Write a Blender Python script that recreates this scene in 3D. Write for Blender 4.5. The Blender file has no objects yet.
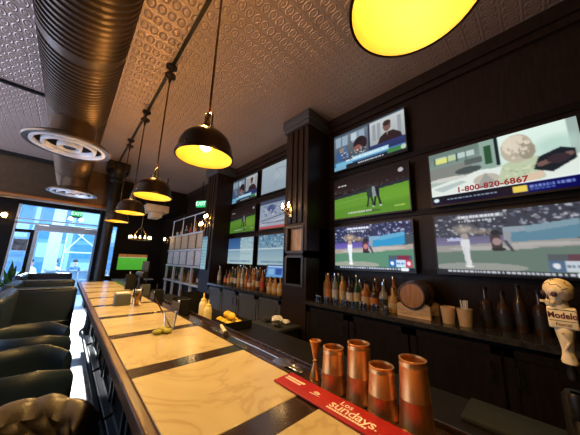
import bpy, bmesh, math, random
import numpy as np
from mathutils import Vector, Matrix
random.seed(7)
PI = math.pi
sc = bpy.context.scene
C = sc.collection
H = 1.5                                    # eye height

# ------------------------------------------------------------------ materials
MATS = {}
def mat(name, col, rough=0.5, metal=0.0, var=0.12, scale=12.0, bump=0.0, bscale=60.0, emit=None, estr=0.0,
        trans=0.0, alpha=1.0, coat=0.0, spec=0.5, ior=1.45, stretch=(1, 1, 1)):
    if name in MATS:
        return MATS[name]
    m = bpy.data.materials.new(name)
    m.use_nodes = True
    nt = m.node_tree
    b = nt.nodes['Principled BSDF']
    tc = nt.nodes.new('ShaderNodeTexCoord')
    mp = nt.nodes.new('ShaderNodeMapping')
    mp.inputs['Scale'].default_value = stretch
    nt.links.new(tc.outputs['Object'], mp.inputs['Vector'])
    nz = nt.nodes.new('ShaderNodeTexNoise')
    nz.inputs['Scale'].default_value = scale
    nz.inputs['Detail'].default_value = 5
    nt.links.new(mp.outputs['Vector'], nz.inputs['Vector'])
    cr = nt.nodes.new('ShaderNodeValToRGB')
    lo = [max(0, c * (1 - var)) for c in col]
    hi = [min(1, c * (1 + var)) for c in col]
    cr.color_ramp.elements[0].color = (*lo, 1)
    cr.color_ramp.elements[1].color = (*hi, 1)
    cr.color_ramp.elements[0].position = 0.3
    cr.color_ramp.elements[1].position = 0.7
    nt.links.new(nz.outputs['Fac'], cr.inputs['Fac'])
    nt.links.new(cr.outputs['Color'], b.inputs['Base Color'])
    b.inputs['Roughness'].default_value = rough
    b.inputs['Metallic'].default_value = metal
    b.inputs['IOR'].default_value = ior
    b.inputs['Specular IOR Level'].default_value = spec
    if coat:
        b.inputs['Coat Weight'].default_value = coat
        b.inputs['Coat Roughness'].default_value = 0.12
    if trans:
        b.inputs['Transmission Weight'].default_value = trans
    if alpha < 1:
        b.inputs['Alpha'].default_value = alpha
    if emit:
        b.inputs['Emission Color'].default_value = (*emit, 1)
        b.inputs['Emission Strength'].default_value = estr
    if bump:
        n2 = nt.nodes.new('ShaderNodeTexNoise')
        n2.inputs['Scale'].default_value = bscale
        nt.links.new(mp.outputs['Vector'], n2.inputs['Vector'])
        bp = nt.nodes.new('ShaderNodeBump')
        bp.inputs['Strength'].default_value = bump
        bp.inputs['Distance'].default_value = 0.01
        nt.links.new(n2.outputs['Fac'], bp.inputs['Height'])
        nt.links.new(bp.outputs['Normal'], b.inputs['Normal'])
    MATS[name] = m
    return m

def wood(name, col, rough=0.35, grain=(2, 14, 14), coat=0.0, var=0.35, spec=.5):
    return mat(name, col, rough, var=var, scale=3.0, stretch=grain, bump=0.05, bscale=8, coat=coat, spec=spec)

def tin_ceiling():
    m = bpy.data.materials.new('pressed_tin')
    m.use_nodes = True
    nt = m.node_tree
    N, Lk = nt.nodes.new, nt.links.new
    b = nt.nodes['Principled BSDF']
    tc = N('ShaderNodeTexCoord')
    sx = N('ShaderNodeSeparateXYZ')
    Lk(tc.outputs['Object'], sx.inputs[0])
    def mth(op, a, bb=None):
        n = N('ShaderNodeMath'); n.operation = op
        for i, v in enumerate((a, bb)):
            if v is None: continue
            if isinstance(v, (int, float)): n.inputs[i].default_value = v
            else: Lk(v, n.inputs[i])
        return n.outputs[0]
    def cell(s, p):                                    # centred coordinate in a repeat
        return mth('SUBTRACT', mth('FRACT', mth('DIVIDE', s, p)), 0.5)
    u = cell(sx.outputs[0], 0.0788); v = cell(sx.outputs[1], 0.128)
    r = mth('SQRT', mth('ADD', mth('POWER', mth('DIVIDE', u, 0.42), 2), mth('POWER', mth('DIVIDE', v, 0.40), 2)))
    ring = mth('SUBTRACT', 1.0, mth('MINIMUM', mth('MULTIPLY', mth('ABSOLUTE', mth('SUBTRACT', r, 0.82)), 4.5), 1.0))
    boss = mth('SUBTRACT', 1.0, mth('MINIMUM', mth('MULTIPLY', r, 1.7), 1.0))
    tu = mth('ABSOLUTE', cell(sx.outputs[0], 0.63)); tv = mth('ABSOLUTE', cell(sx.outputs[1], 0.64))
    seam = mth('SUBTRACT', mth('MULTIPLY', mth('GREATER_THAN', mth('MAXIMUM', tu, tv), 0.485), 1.0), 0)
    vv = mth('SUBTRACT', 1.0, mth('MINIMUM', mth('MULTIPLY', mth('SUBTRACT', 0.5, mth('ABSOLUTE', v)), 9.0), 1.0))
    hgt = mth('ADD', mth('ADD', ring, mth('MULTIPLY', boss, 0.6)), mth('ADD', mth('MULTIPLY', seam, -0.9), mth('MULTIPLY', vv, 0.5)))
    bp = N('ShaderNodeBump'); bp.inputs['Strength'].default_value = 0.6; bp.inputs['Distance'].default_value = 0.010
    Lk(hgt, bp.inputs['Height']); Lk(bp.outputs['Normal'], b.inputs['Normal'])
    nz = N('ShaderNodeTexNoise'); nz.inputs['Scale'].default_value = 2.5
    Lk(tc.outputs['Object'], nz.inputs['Vector'])
    cr = N('ShaderNodeValToRGB')
    cr.color_ramp.elements[0].color = (.35, .26, .22, 1); cr.color_ramp.elements[1].color = (.44, .33, .285, 1)
    Lk(nz.outputs['Fac'], cr.inputs['Fac']); Lk(cr.outputs['Color'], b.inputs['Base Color'])
    b.inputs['Metallic'].default_value = 0.5; b.inputs['Roughness'].default_value = 0.45
    return m

def marble():
    m = bpy.data.materials.new('cream_marble')
    m.use_nodes = True
    nt = m.node_tree
    N, Lk = nt.nodes.new, nt.links.new
    b = nt.nodes['Principled BSDF']
    tc = N('ShaderNodeTexCoord')
    n1 = N('ShaderNodeTexNoise'); n1.inputs['Scale'].default_value = 2.2; n1.inputs['Detail'].default_value = 6; n1.inputs['Distortion'].default_value = 1.4
    Lk(tc.outputs['Object'], n1.inputs['Vector'])
    v = N('ShaderNodeMath'); v.operation = 'SUBTRACT'; v.inputs[1].default_value = 0.5; Lk(n1.outputs['Fac'], v.inputs[0])
    a = N('ShaderNodeMath'); a.operation = 'ABSOLUTE'; Lk(v.outputs[0], a.inputs[0])
    cr = N('ShaderNodeValToRGB')
    e = cr.color_ramp.elements
    e[0].position = 0.0; e[0].color = (.47, .35, .18, 1)
    e[1].position = 0.02; e[1].color = (.55, .43, .23, 1)
    x = e.new(0.2); x.color = (.60, .49, .27, 1)
    Lk(a.outputs[0], cr.inputs['Fac'])
    n2 = N('ShaderNodeTexNoise'); n2.inputs['Scale'].default_value = 6; n2.inputs['Detail'].default_value = 8
    Lk(tc.outputs['Object'], n2.inputs['Vector'])
    mx = N('ShaderNodeMix'); mx.data_type = 'RGBA'; mx.blend_type = 'MULTIPLY'; mx.inputs[0].default_value = 0.18
    Lk(cr.outputs['Color'], mx.inputs[6]); Lk(n2.outputs['Fac'], mx.inputs[7])
    Lk(mx.outputs[2], b.inputs['Base Color'])
    b.inputs['Roughness'].default_value = 0.22
    return m

def floor_tile():
    m = bpy.data.materials.new('floor_tile')
    m.use_nodes = True
    nt = m.node_tree
    N, Lk = nt.nodes.new, nt.links.new
    b = nt.nodes['Principled BSDF']
    tc = N('ShaderNodeTexCoord')
    br = N('ShaderNodeTexBrick'); br.inputs['Scale'].default_value = 1.0
    br.inputs['Color1'].default_value = (.46, .46, .46, 1); br.inputs['Color2'].default_value = (.54, .53, .52, 1)
    br.inputs['Mortar'].default_value = (.10, .10, .10, 1)
    br.inputs['Brick Width'].default_value = 0.9; br.inputs['Row Height'].default_value = 0.18; br.inputs['Mortar Size'].default_value = 0.004
    Lk(tc.outputs['Object'], br.inputs['Vector']); Lk(br.outputs['Color'], b.inputs['Base Color'])
    b.inputs['Roughness'].default_value = 0.34
    return m

M = dict(
    dark_wood=wood('dark_wood', (.016, .0085, .0048), .42, (14, 14, 2), spec=.25),
    black_wood=wood('black_wood', (.007, .0045, .0035), .5, (14, 14, 2), spec=.2),
    bar_wood=wood('bar_wood', (.085, .038, .020), .3, (14, 1.5, 14)),
    band_wood=wood('band_wood', (.035, .018, .012), .2, (1.5, 14, 14), coat=.5),
    slate=mat('slate_paint', (.045, .048, .055), .42),
    dark_stone=mat('dark_stone', (.03, .028, .028), .18, var=.5, scale=30),
    matt_black=mat('matt_black', (.010, .008, .007), .5, spec=.2),
    black_metal=mat('black_metal', (.02, .018, .017), .4, .6),
    bronze=mat('bronze', (.115, .075, .045), .34, .75),
    shade_black=mat('shade_bronze', (.055, .038, .024), .3, .8),
    brass=mat('brass', (.5, .33, .14), .25, 1.0),
    copper=mat('brushed_copper', (.85, .43, .16), .42, 1.0, var=.1, scale=5, stretch=(30, 30, .6), bump=.03, bscale=20),
    copper_inside=mat('copper_inside', (.40, .17, .06), .5, 1.0),
    steel=mat('steel', (.6, .6, .62), .22, 1.0),
    white_metal=mat('white_metal', (.62, .65, .70), .35, .2),
    reflector=mat('reflector_paint', (.72, .46, .05), .5, var=.03),
    bulb=mat('bulb_glow', (1, .9, .6), .5, emit=(1, .74, .36), estr=34),
    candle=mat('candle_glow', (1, .9, .6), .5, emit=(1, .62, .24), estr=40),
    ring_candle=mat('ring_candle_glow', (1, .9, .6), .5, emit=(1, .66, .28), estr=10),
    marble=marble(), tin=tin_ceiling(), floor=floor_tile(),
    blue_leather=mat('blue_black_leather', (.009, .020, .042), .42, bump=.1, bscale=120),  # dark blue leather, made bluer to carry the haze over the seats
    piping=mat('grey_piping', (.16, .19, .22), .4),
    brown_leather=mat('brown_leather', (.10, .082, .066), .36, bump=.1, bscale=150, var=.25),
    red_rubber=mat('red_rubber', (.34, .006, .008), .5, bump=.15, bscale=300, var=.06),
    cream_ink=mat('cream_ink', (.95, .80, .66), .6),
    plaque=mat('plaque_cream', (.78, .62, .36), .4),
    bone=mat('bone_resin', (.74, .58, .34), .38, var=.2, scale=40),
    ink=mat('dark_ink', (.05, .02, .02), .5),
    navy_ink=mat('navy_ink', (.10, .015, .02), .5),
    black_plastic=mat('black_plastic', (.010, .009, .009), .4),
    dark_plastic=mat('dark_plastic', (.03, .032, .036), .5),
    grey_sheet=mat('grey_sheet', (.10, .11, .115), .4, .3),
    cream_plastic=mat('cream_plastic', (.75, .62, .32), .4),
    yellow_tip=mat('yellow_tip', (.85, .62, .2), .4),
    lemon=mat('lemon_peel', (.85, .56, .06), .45, bump=.2, bscale=120),
    lime=mat('lime_peel', (.36, .32, .04), .45, bump=.2, bscale=120),
    paper=mat('white_paper', (.72, .71, .68), .7),
    clear=mat('clear_plastic', (.85, .85, .82), .08, trans=.92, ior=1.25),
    glass=mat('clear_glass', (.95, .97, .97), .02, trans=1, ior=1.45),
    pane=mat('window_pane', (.8, .9, .95), .03, alpha=.12),
    frost=mat('frosted_pane', (.30, .52, .80), .5, trans=.55, ior=1.1),
    beer=mat('amber_beer', (.85, .38, .03), .1, trans=.6, ior=1.33),
    pale_panel=mat('pale_panel', (.50, .52, .54), .45),
    tan_panel=mat('tan_panel', (.45, .34, .22), .5),
    plant=mat('plant_leaf', (.05, .13, .03), .5, var=.4),
    pot=mat('pot_clay', (.22, .22, .23), .6),
    barrel_wood=wood('barrel_wood', (.10, .045, .018), .45, (2, 14, 14)),
    barrel_head=wood('barrel_head', (.36, .16, .035), .45, (14, 14, 2)),
    cradle_wood=wood('cradle_wood', (.55, .37, .2), .5, (14, 3, 14)),
    hoop=mat('barrel_hoop', (.08, .06, .05), .4, .8),
    niche_wood=wood('niche_wood', (.42, .27, .15), .5, (14, 14, 3)),
    exit_case=mat('exit_case', (.02, .14, .05), .5, emit=(.02, .55, .16), estr=.9),
    exit_letter=mat('exit_letter', (.8, 1, .9), .5, emit=(.55, 1, .75), estr=1.5),
    lamp_white=mat('emergency_lamp', (.9, .9, .9), .5, emit=(1, .95, .85), estr=2.0),
    duct=mat('duct_bronze', (.075, .050, .034), .38, .7, var=.2, scale=3),
    facade=mat('facade_blue', (.10, .26, .42), .6),
    facade_light=mat('facade_light', (.27, .44, .55), .6),
    facade_white=mat('facade_white', (.58, .66, .70), .6),
    facade_glass=mat('facade_glass', (.06, .20, .36), .2),
    pavement=mat('pavement', (.40, .46, .50), .6),
    skin=mat('skin', (.55, .36, .27), .5),
    hair=mat('hair', (.03, .025, .02), .6),
    white_cloth=mat('white_cloth', (.8, .82, .84), .8),
    blue_cloth=mat('blue_cloth', (.07, .17, .38), .8),
    navy_cloth=mat('navy_cloth', (.03, .05, .10), .8),
    art=mat('art_print', (.20, .23, .26), .5, var=.9, scale=9),
)

# ------------------------------------------------------------------ mesh builder
class MB:
    def __init__(s):
        s.bm = bmesh.new(); s.mi = 0
    def _fin(s, n0):
        s.bm.faces.ensure_lookup_table()
        for f in s.bm.faces[n0:]: f.material_index = s.mi
    def box(s, x0, x1, y0, y1, z0, z1, bev=0.0, seg=2, mtx=None):
        n0 = len(s.bm.faces)
        t = bmesh.new()
        bmesh.ops.create_cube(t, size=1)
        bmesh.ops.scale(t, vec=(abs(x1 - x0), abs(y1 - y0), abs(z1 - z0)), verts=t.verts)
        bmesh.ops.translate(t, vec=((x0 + x1) / 2, (y0 + y1) / 2, (z0 + z1) / 2), verts=t.verts)
        if bev:
            bmesh.ops.bevel(t, geom=t.edges[:], offset=bev, segments=seg, affect='EDGES', profile=.5)
        s._join(t, mtx); s._fin(n0); return s
    def _join(s, t, mtx=None):
        if mtx is not None: bmesh.ops.transform(t, matrix=mtx, verts=t.verts)
        me = bpy.data.meshes.new('tmp'); t.to_mesh(me); t.free()
        s.bm.from_mesh(me); bpy.data.meshes.remove(me)
    def lathe(s, prof, seg=24, loc=(0, 0, 0), axis='Z', mtx=None, close=False):
        n0 = len(s.bm.faces)
        t = bmesh.new(); rings = []
        for r, z in prof:
            if r < 1e-6: rings.append([t.verts.new((0, 0, z))])
            else: rings.append([t.verts.new((r * math.cos(2 * PI * k / seg), r * math.sin(2 * PI * k / seg), z)) for k in range(seg)])
        pr = list(zip(rings[:-1], rings[1:]))
        if close: pr.append((rings[-1], rings[0]))
        for a, b in pr:
            for k in range(seg):
                k2 = (k + 1) % seg
                if len(a) == 1 and len(b) == 1: continue
                if len(a) == 1: t.faces.new((a[0], b[k2], b[k]))
                elif len(b) == 1: t.faces.new((a[k], a[k2], b[0]))
                else: t.faces.new((a[k], a[k2], b[k2], b[k]))
        bmesh.ops.recalc_face_normals(t, faces=t.faces)
        R = Matrix()
        if axis == 'X': R = Matrix.Rotation(PI / 2, 4, 'Y')
        if axis == 'Y': R = Matrix.Rotation(-PI / 2, 4, 'X')
        m2 = Matrix.Translation(loc) @ R
        if mtx is not None: m2 = mtx @ m2
        s._join(t, m2); s._fin(n0); return s
    def tube(s, pts, r, seg=8, closed=False):
        n0 = len(s.bm.faces)
        pts = [Vector(p) for p in pts]; n = len(pts)
        rr = r if isinstance(r, (list, tuple)) else [r] * n
        up = Vector((0, 0, 1)); rings = []
        for i, p in enumerate(pts):
            a = pts[(i - 1) % n] if (closed or i) else pts[0]
            b = pts[(i + 1) % n] if (closed or i < n - 1) else pts[-1]
            d = (b - a).normalized()
            ref = up if abs(d.dot(up)) < .95 else Vector((1, 0, 0))
            u = d.cross(ref).normalized(); v = u.cross(d)
            rings.append([s.bm.verts.new(p + rr[i] * (math.cos(2 * PI * k / seg) * u + math.sin(2 * PI * k / seg) * v)) for k in range(seg)])
        for i in range(n if closed else n - 1):
            a, b = rings[i], rings[(i + 1) % n]
            for k in range(seg):
                k2 = (k + 1) % seg
                s.bm.faces.new((a[k], b[k], b[k2], a[k2]))
        if not closed:
            s.bm.faces.new(rings[0]); s.bm.faces.new(rings[-1][::-1])
        s._fin(n0); return s
    def ball(s, c, r, sub=2, scale=(1, 1, 1), rot=None):
        n0 = len(s.bm.faces)
        t = bmesh.new()
        bmesh.ops.create_icosphere(t, subdivisions=sub, radius=r)
        m = Matrix.Translation(c) @ (rot.to_4x4() if rot is not None else Matrix()) @ Matrix.Diagonal((*scale, 1))
        s._join(t, m); s._fin(n0); return s
    def prism(s, poly, z0, z1, mtx=None):
        n0 = len(s.bm.faces)
        t = bmesh.new()
        a = [t.verts.new((x, y, z0)) for x, y in poly]; b = [t.verts.new((x, y, z1)) for x, y in poly]
        t.faces.new(a[::-1]); t.faces.new(b)
        for i in range(len(poly)):
            j = (i + 1) % len(poly); t.faces.new((a[i], a[j], b[j], b[i]))
        bmesh.ops.recalc_face_normals(t, faces=t.faces)
        s._join(t, mtx); s._fin(n0); return s
    def text(s, txt, size, mtx, depth=0.0, spacing=1.0, bold=0.0):
        n0 = len(s.bm.faces)
        cu = bpy.data.curves.new('txt', 'FONT'); cu.body = txt; cu.size = size; cu.extrude = depth; cu.offset = bold
        cu.align_x = 'CENTER'; cu.align_y = 'CENTER'; cu.space_character = spacing; cu.resolution_u = 3
        ob = bpy.data.objects.new('txt', cu); C.objects.link(ob)
        dg = bpy.context.evaluated_depsgraph_get()
        me = bpy.data.meshes.new_from_object(ob.evaluated_get(dg))
        me.transform(mtx)
        s.bm.from_mesh(me)
        bpy.data.objects.remove(ob); bpy.data.curves.remove(cu); bpy.data.meshes.remove(me)
        s._fin(n0); return s
    def build(s, name, m, parent=None, smooth=40, loc=None):
        me = bpy.data.meshes.new(name); s.bm.to_mesh(me); s.bm.free()
        for x in (m if isinstance(m, (list, tuple)) else [m]): me.materials.append(x)
        if smooth:
            me.polygons.foreach_set('use_smooth', [True] * len(me.polygons))
            try: me.set_sharp_from_angle(angle=math.radians(smooth))
            except Exception: pass
        o = bpy.data.objects.new(name, me); C.objects.link(o)
        if parent is not None: o.parent = parent
        if loc is not None: o.location = loc
        return o

def tag(o, label=None, cat=None, group=None, kind=None):
    if label: o['label'] = label
    if cat: o['category'] = cat
    if group: o['group'] = group
    if kind: o['kind'] = kind
    return o
def thing(name, label, cat, loc=(0, 0, 0), rz=0, group=None, kind=None):
    o = bpy.data.objects.new(name, None); C.objects.link(o)
    o.empty_display_size = .05
    o.location = loc; o.rotation_euler = (0, 0, rz)
    return tag(o, label, cat, group, kind)
KIDS = lambda o: [c for c in bpy.data.objects if c.parent == o]
def dup(root, loc, rz=None, label=None, group=None, scale=None):
    r = root.copy(); C.objects.link(r); r.location = loc
    if rz is not None: r.rotation_euler = (0, 0, rz)
    if label: r['label'] = label
    if group: r['group'] = group
    if scale: r.scale = scale
    for ch in KIDS(root):
        c = ch.copy(); C.objects.link(c); c.parent = r
        for g in KIDS(ch):
            d = g.copy(); C.objects.link(d); d.parent = c
    return r
def ordn(i):
    return ['first', 'second', 'third', 'fourth', 'fifth', 'sixth', 'seventh', 'eighth', 'ninth', 'tenth', 'eleventh', 'twelfth',
            'thirteenth', 'fourteenth', 'fifteenth', 'sixteenth', 'seventeenth', 'eighteenth', 'nineteenth', 'twentieth'][i]
def struct(name, mb, m, label, cat, smooth=40):
    return tag(mb.build(name, m, smooth=smooth), label, cat, kind='structure')

# ------------------------------------------------------------------ setting
YF = 10.0                                  # shopfront
XW = 2.62                                  # screen wall
struct('floor', MB().box(-3.3, 3.0, -1.8, YF, -.1, 0), M['floor'], 'glossy grey plank tile floor', 'floor')
struct('ceiling', MB().box(-3.3, 3.0, -1.8, YF + .1, 3.6, 3.7), M['tin'], 'pressed tin ceiling in small oval pattern', 'ceiling')
struct('wall_right', MB().box(XW, XW + .12, -1.8, YF, 0, 3.6), M['dark_wood'], 'dark wood wall carrying the screens', 'wall')
struct('wall_back', MB().box(-3.3, 3.0, -1.9, -1.8, 0, 3.6), M['dark_wood'], 'dark wall behind the viewer', 'wall')
w = MB()
w.box(-3.3, -3.2, -1.8, YF, 0, .4).box(-3.3, -3.2, -1.8, YF, 3.2, 3.6)
for y0, y1 in ((-1.8, 2.2), (4.7, 5.0), (7.6, YF)): w.box(-3.3, -3.2, y0, y1, .4, 3.2)
struct('wall_left', w, M['dark_wood'], 'dark side wall with wide street windows', 'wall')
# shopfront wall with door opening, side light and transom
f = MB()
f.box(-3.3, -1.20, YF, YF + .15, 0, 3.6)
f.box(-1.20, 1.02, YF, YF + .15, 2.93, 3.6)
f.box(.62, 1.02, YF, YF + .15, 0, 2.93)
f.box(1.14, 3.0, YF, YF + .15, 0, 3.6)
f.box(1.02, 1.14, YF, YF + .15, 2.55, 3.6).box(1.02, 1.14, YF, YF + .15, 0, .9)
f.box(-.86, -.78, YF, YF + .15, 0, 2.22)
f.box(-1.20, -.78, YF - .02, YF + .15, 2.14, 2.22)
struct('wall_front', f, M['black_wood'], 'dark shopfront wall around the bright entrance', 'wall')
t = MB()
t.box(-1.20, 1.02, YF - .03, YF + .05, 2.50, 2.53).box(-1.2, 1.02, YF - .03, YF + .05, 2.38, 2.42)
t.box(-1.20, -1.15, YF - .03, YF + .05, 2.22, 2.93).box(-.78, -.70, YF - .03, YF + .05, 0, 2.22).box(.57, .62, YF - .03, YF + .05, 0, 2.25)
t.box(-1.20, -1.16, YF - .03, YF + .05, 0, 2.22)
struct('trim_1', t, M['white_metal'], 'pale metal frame of the entrance', 'trim')
struct('trim_2', MB().box(-.80, .70, YF - .16, YF + .04, 2.20, 2.37, .03), M['pale_panel'], 'grey shutter housing over the entrance', 'trim')
struct('window_1', MB().box(-1.15, 1.02, YF + .05, YF + .06, 2.53, 2.93), M['pane'], 'transom glass above the entrance', 'window')
struct('window_2', MB().box(-1.16, -.86, YF + .05, YF + .06, 0.0, 2.14), M['pane'], 'narrow side glass left of the entrance', 'window')
struct('window_3', MB().box(1.02, 1.14, YF + .05, YF + .06, .9, 2.55), M['pane'], 'slim glass strip right of the entrance', 'window')
# bulkhead in front of the shopfront
b = MB().box(-3.2, .74, 7.4, 7.7, 2.76, 3.6)
struct('trim_3', b, M['bronze'], 'brown metal bulkhead across the ceiling before the entrance', 'trim')
struct('trim_4', MB().box(-3.2, .75, 7.36, 7.72, 2.70, 2.76, .01), M['copper_inside'], 'copper edged lip under the bulkhead', 'trim')
struct('trim_5', MB().box(XW - .07, XW, -1.8, 9.0, 3.47, 3.6).box(XW - .04, XW, -1.8, 9.0, 3.40, 3.47), M['dark_wood'], 'dark crown moulding over the screens', 'trim')
# horizontal rails between the screens
r_ = MB()
for z in (1.45, 2.06, 2.72): r_.box(XW - .02, XW, -1.0, 4.62, z - .03, z + .03)
struct('trim_6', r_, M['black_wood'], 'dark wood rails between the screen rows', 'trim')

# pilasters with crown, flutes and niches
def pilaster(name, y0, y1, x0, niche, label):
    p = thing(name, label, 'pillar', (x0, (y0 + y1) / 2, 0), kind='structure')
    hw = (y1 - y0) / 2; d = XW - x0
    m = MB()
    if niche:
        m.box(0, d, -hw, hw, 1.96, 3.6).box(0, d, -hw, hw, 0, 1.23)
        m.box(0, d, -hw, -hw + .075, 1.23, 1.96).box(0, d, hw - .075, hw, 1.23, 1.96)
        m.box(0, d, -hw, hw, 1.57, 1.66).box(.25, d, -hw, hw, 1.23, 1.96)
    else:
        m.box(0, d, -hw, hw, 0, 3.6)
    m.build('shaft', M['dark_wood'], p)
    m = MB()
    n = 3
    for k in range(n):
        y = -hw + .06 + (2 * hw - .12) * (k + .5) / n
        m.box(-.022, .0, y - .035, y + .035, 2.02 if niche else 1.55, 3.38, .01)
    m.build('fluting', M['dark_wood'], p)
    m = MB().box(-.05, d, -hw - .05, hw + .05, 3.46, 3.6, .012).box(-.03, d, -hw - .03, hw + .03, 3.40, 3.46)
    m.build('crown', M['tan_panel'] if False else M['slate'], p)
    if niche:
        m = MB().box(.04, .249, -hw + .076, hw - .076, 1.661, 1.90)
        MB().box(.06, .249, -hw + .078, hw - .078, 1.662, 1.958).build('niche_back', M['niche_wood'], p)
        m.bm.free()
        m = MB()
        for a, bb in ((1.235, 1.575), (1.65, 1.965)):
            m.box(-.012, 0, -hw + .05, -hw + .08, a, bb).box(-.012, 0, hw - .08, hw - .05, a, bb)
            m.box(-.012, 0, -hw + .05, hw - .05, a - .02, a + .005).box(-.012, 0, -hw + .05, hw - .05, bb - .005, bb + .02)
        m.build('niche_frame', M['slate'], p)
    return p
PX = 2.15
pilaster('pillar', 1.99, 2.42, PX, True, 'dark fluted pilaster with two niches between the screen bays')
pilaster('pillar', 4.66, 5.16, PX, False, 'dark fluted pilaster at the far end of the screen bays')

# structural round column with capital past the end of the bar
cp = thing('round_column', 'black round column with flared capital past the far end of the bar', 'column', (.56, 6.4, 0), kind='structure')
MB().lathe([(.0, 0), (.16, 0), (.16, .08), (.11, .12), (.095, .2), (.085, 3.2)], 20).build('shaft', M['black_metal'], cp)
MB().lathe([(.085, 3.15), (.12, 3.2), (.11, 3.26), (.19, 3.36), (.22, 3.42), (.22, 3.6), (0, 3.6)], 20).box(-.2, .2, -.2, .2, 3.42, 3.6).build('capital', M['black_metal'], cp)
struct('pillar', MB().box(.60, .95, 9.55, 9.98, 0, 3.2), M['black_wood'], 'square black pillar right of the bright entrance', 'pillar')
struct('trim_7', MB().box(.74, XW, 7.7, 9.4, 2.98, 3.6), M['black_wood'], 'black dropped ceiling box at the right of the bulkhead', 'trim')

# ------------------------------------------------------------------ ceiling duct, vents, conduits
m = MB(); prof = []
R0 = .265; y = 0.0; k = 0
L = 7.4 + 1.7
seam = [1.35, 2.55, 3.9, 5.2, 6.5, 7.7]
while y < L:
    if any(abs(y - s_) < .07 for s_ in seam):
        s_ = min(seam, key=lambda q: abs(q - y))
        prof += [(R0, y), (R0 + .012, y + .01), (R0 + .012, y + .10), (R0, y + .11)]; y += .145
        continue
    prof += [(R0, y), (R0 + .013, y + .010), (R0 + .013, y + .026), (R0, y + .036)]
    y += .056
prof = [(r, min(yy, L)) for r, yy in prof]
m.lathe(prof, 48, (-.158, -1.7, 3.235), 'Y')
dk = tag(m.build('spiral_duct', M['duct'], smooth=30), 'long bronze ribbed spiral air duct running under the tin ceiling', 'air duct')
def diffuser(x, y, z, label):
    d = thing('air_diffuser', label, 'air vent', (x, y, z), group='round ceiling diffusers')
    MB().lathe([(.20, .272), (.20, .10), (.30, .045), (.365, .02), (.375, .005), (.365, -.01), (.325, -.004), (.322, .05)], 48).build('outer_ring', M['bronze'], d)
    o = MB().lathe([(.318, .0), (.318, -.012), (.288, -.012), (.280, .02), (.288, .02)], 48).build('pale_ring', M['white_metal'], d)
    MB().lathe([(.234, .03), (.230, -.016), (.208, -.016), (.198, .03)], 48).build('pale_ring', M['white_metal'], d)
    MB().lathe([(.108, .03), (.104, -.022), (.088, -.022), (.08, .02)], 36).build('pale_ring', M['white_metal'], d)
    MB().lathe([(.0, -.005), (.05, -.012), (.06, .02), (0, .03)], 24).build('center_cap', M['black_metal'], d)
    m = MB()
    for a in range(4):
        c, s = math.cos(a * PI / 2 + .4), math.sin(a * PI / 2 + .4)
        m.tube([(c * .04, s * .04, .030), (c * .30, s * .30, .030)], .004, 6)
    m.build('spoke', M['black_metal'], d)
    MB().lathe([(0, .06), (.28, .06), (.28, .07), (0, .07)], 32).build('plenum', M['black_metal'], d)
    return d
diffuser(-.16, 3.48, 2.70, 'round bronze and white ceiling diffuser under the duct, nearest and largest')
diffuser(-.10, 6.10, 2.70, 'round white ringed ceiling diffuser farther off, above the exit sign')
cb = thing('conduit', 'straight dark conduit along the ceiling linking the pendant canopies', 'conduit', (.53, 1.36, 3.6))
cy = [.24, 1.36, 2.57, 3.70, 4.85, 6.2]
for a, b in zip(cy[:-1], cy[1:]):
    MB().box(-.015, .015, a - 1.36 + (.056 if a > .3 else 0), b - 1.36 - (.056 if b < 6 else 0), -.025, 0).build('conduit_run', M['black_metal'], cb)
tag(MB().box(-3.2, -.38, 4.25, 4.285, 3.565, 3.6).build('conduit', M['black_metal']), 'black ceiling conduit crossing left of the duct, nearer one', 'conduit')
tag(MB().box(-3.2, -.30, 7.30, 7.37, 3.54, 3.6).build('conduit', M['black_metal']), 'black ceiling strip crossing in front of the brown bulkhead', 'conduit')

# ------------------------------------------------------------------ pendant lamps
def make_pendant():
    p = thing('pendant_lamp', 'x', 'pendant lamp', (0, 0, 0), group='dome pendants over the bar')
    R = .168
    outer = [(.026, .185), (.06, .182), (.10, .165), (.135, .13), (.155, .085), (.163, .035), (R, .025), (R + .006, .014), (R + .004, 0)]
    inner = [(R - .004, .001), (.157, .03), (.149, .082), (.130, .124), (.097, .157), (.06, .173), (.02, .176), (0, .176)]
    m = MB().lathe(outer + [(R - .004, .001)], 48); sh = m.build('shade', M['shade_black'], p)
    MB().lathe(inner, 48).build('reflector', M['reflector'], sh)
    for k in range(4):
        a = k * PI / 2 + .5
        MB().ball((math.cos(a) * (R + .003), math.sin(a) * (R + .003), .03), .008, 1).build('thumb_screw', M['brass'], sh)
    MB().lathe([(0, .305), (.018, .305), (.02, .285), (.026, .28), (.026, .235), (.034, .225), (.034, .195), (.03, .183), (0, .183)], 20).build('socket', M['brass'], p)
    m = MB()
    for s in (-1, 1):
        m.tube([(0, s * .016, .300), (0, s * .044, .288), (0, s * .050, .27), (0, s * .050, .2), (0, s * .056, .183)], .0085, 8)
    m.build('bracket', M['brass'], p)
    MB().ball((0, 0, .095), .038, 3, (1, 1, 1.25)).build('bulb', M['bulb'], p)
    return p
lamps = [(.59, .16, 2.21), (.53, 1.36, 2.12), (.53, 2.57, 2.10), (.53, 3.70, 2.09), (.53, 4.85, 2.10)]
names = ['huge glowing yellow dome pendant cut off by the top of the picture',
         'large dark dome pendant with yellow inside, nearest one seen whole over the bar',
         'dark dome pendant over the bar, just left of and beyond the large one',
         'smaller dome pendant over the bar, fourth from the near end',
         'smallest and farthest dome pendant over the bar, by the round column']
proto = make_pendant()
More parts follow.
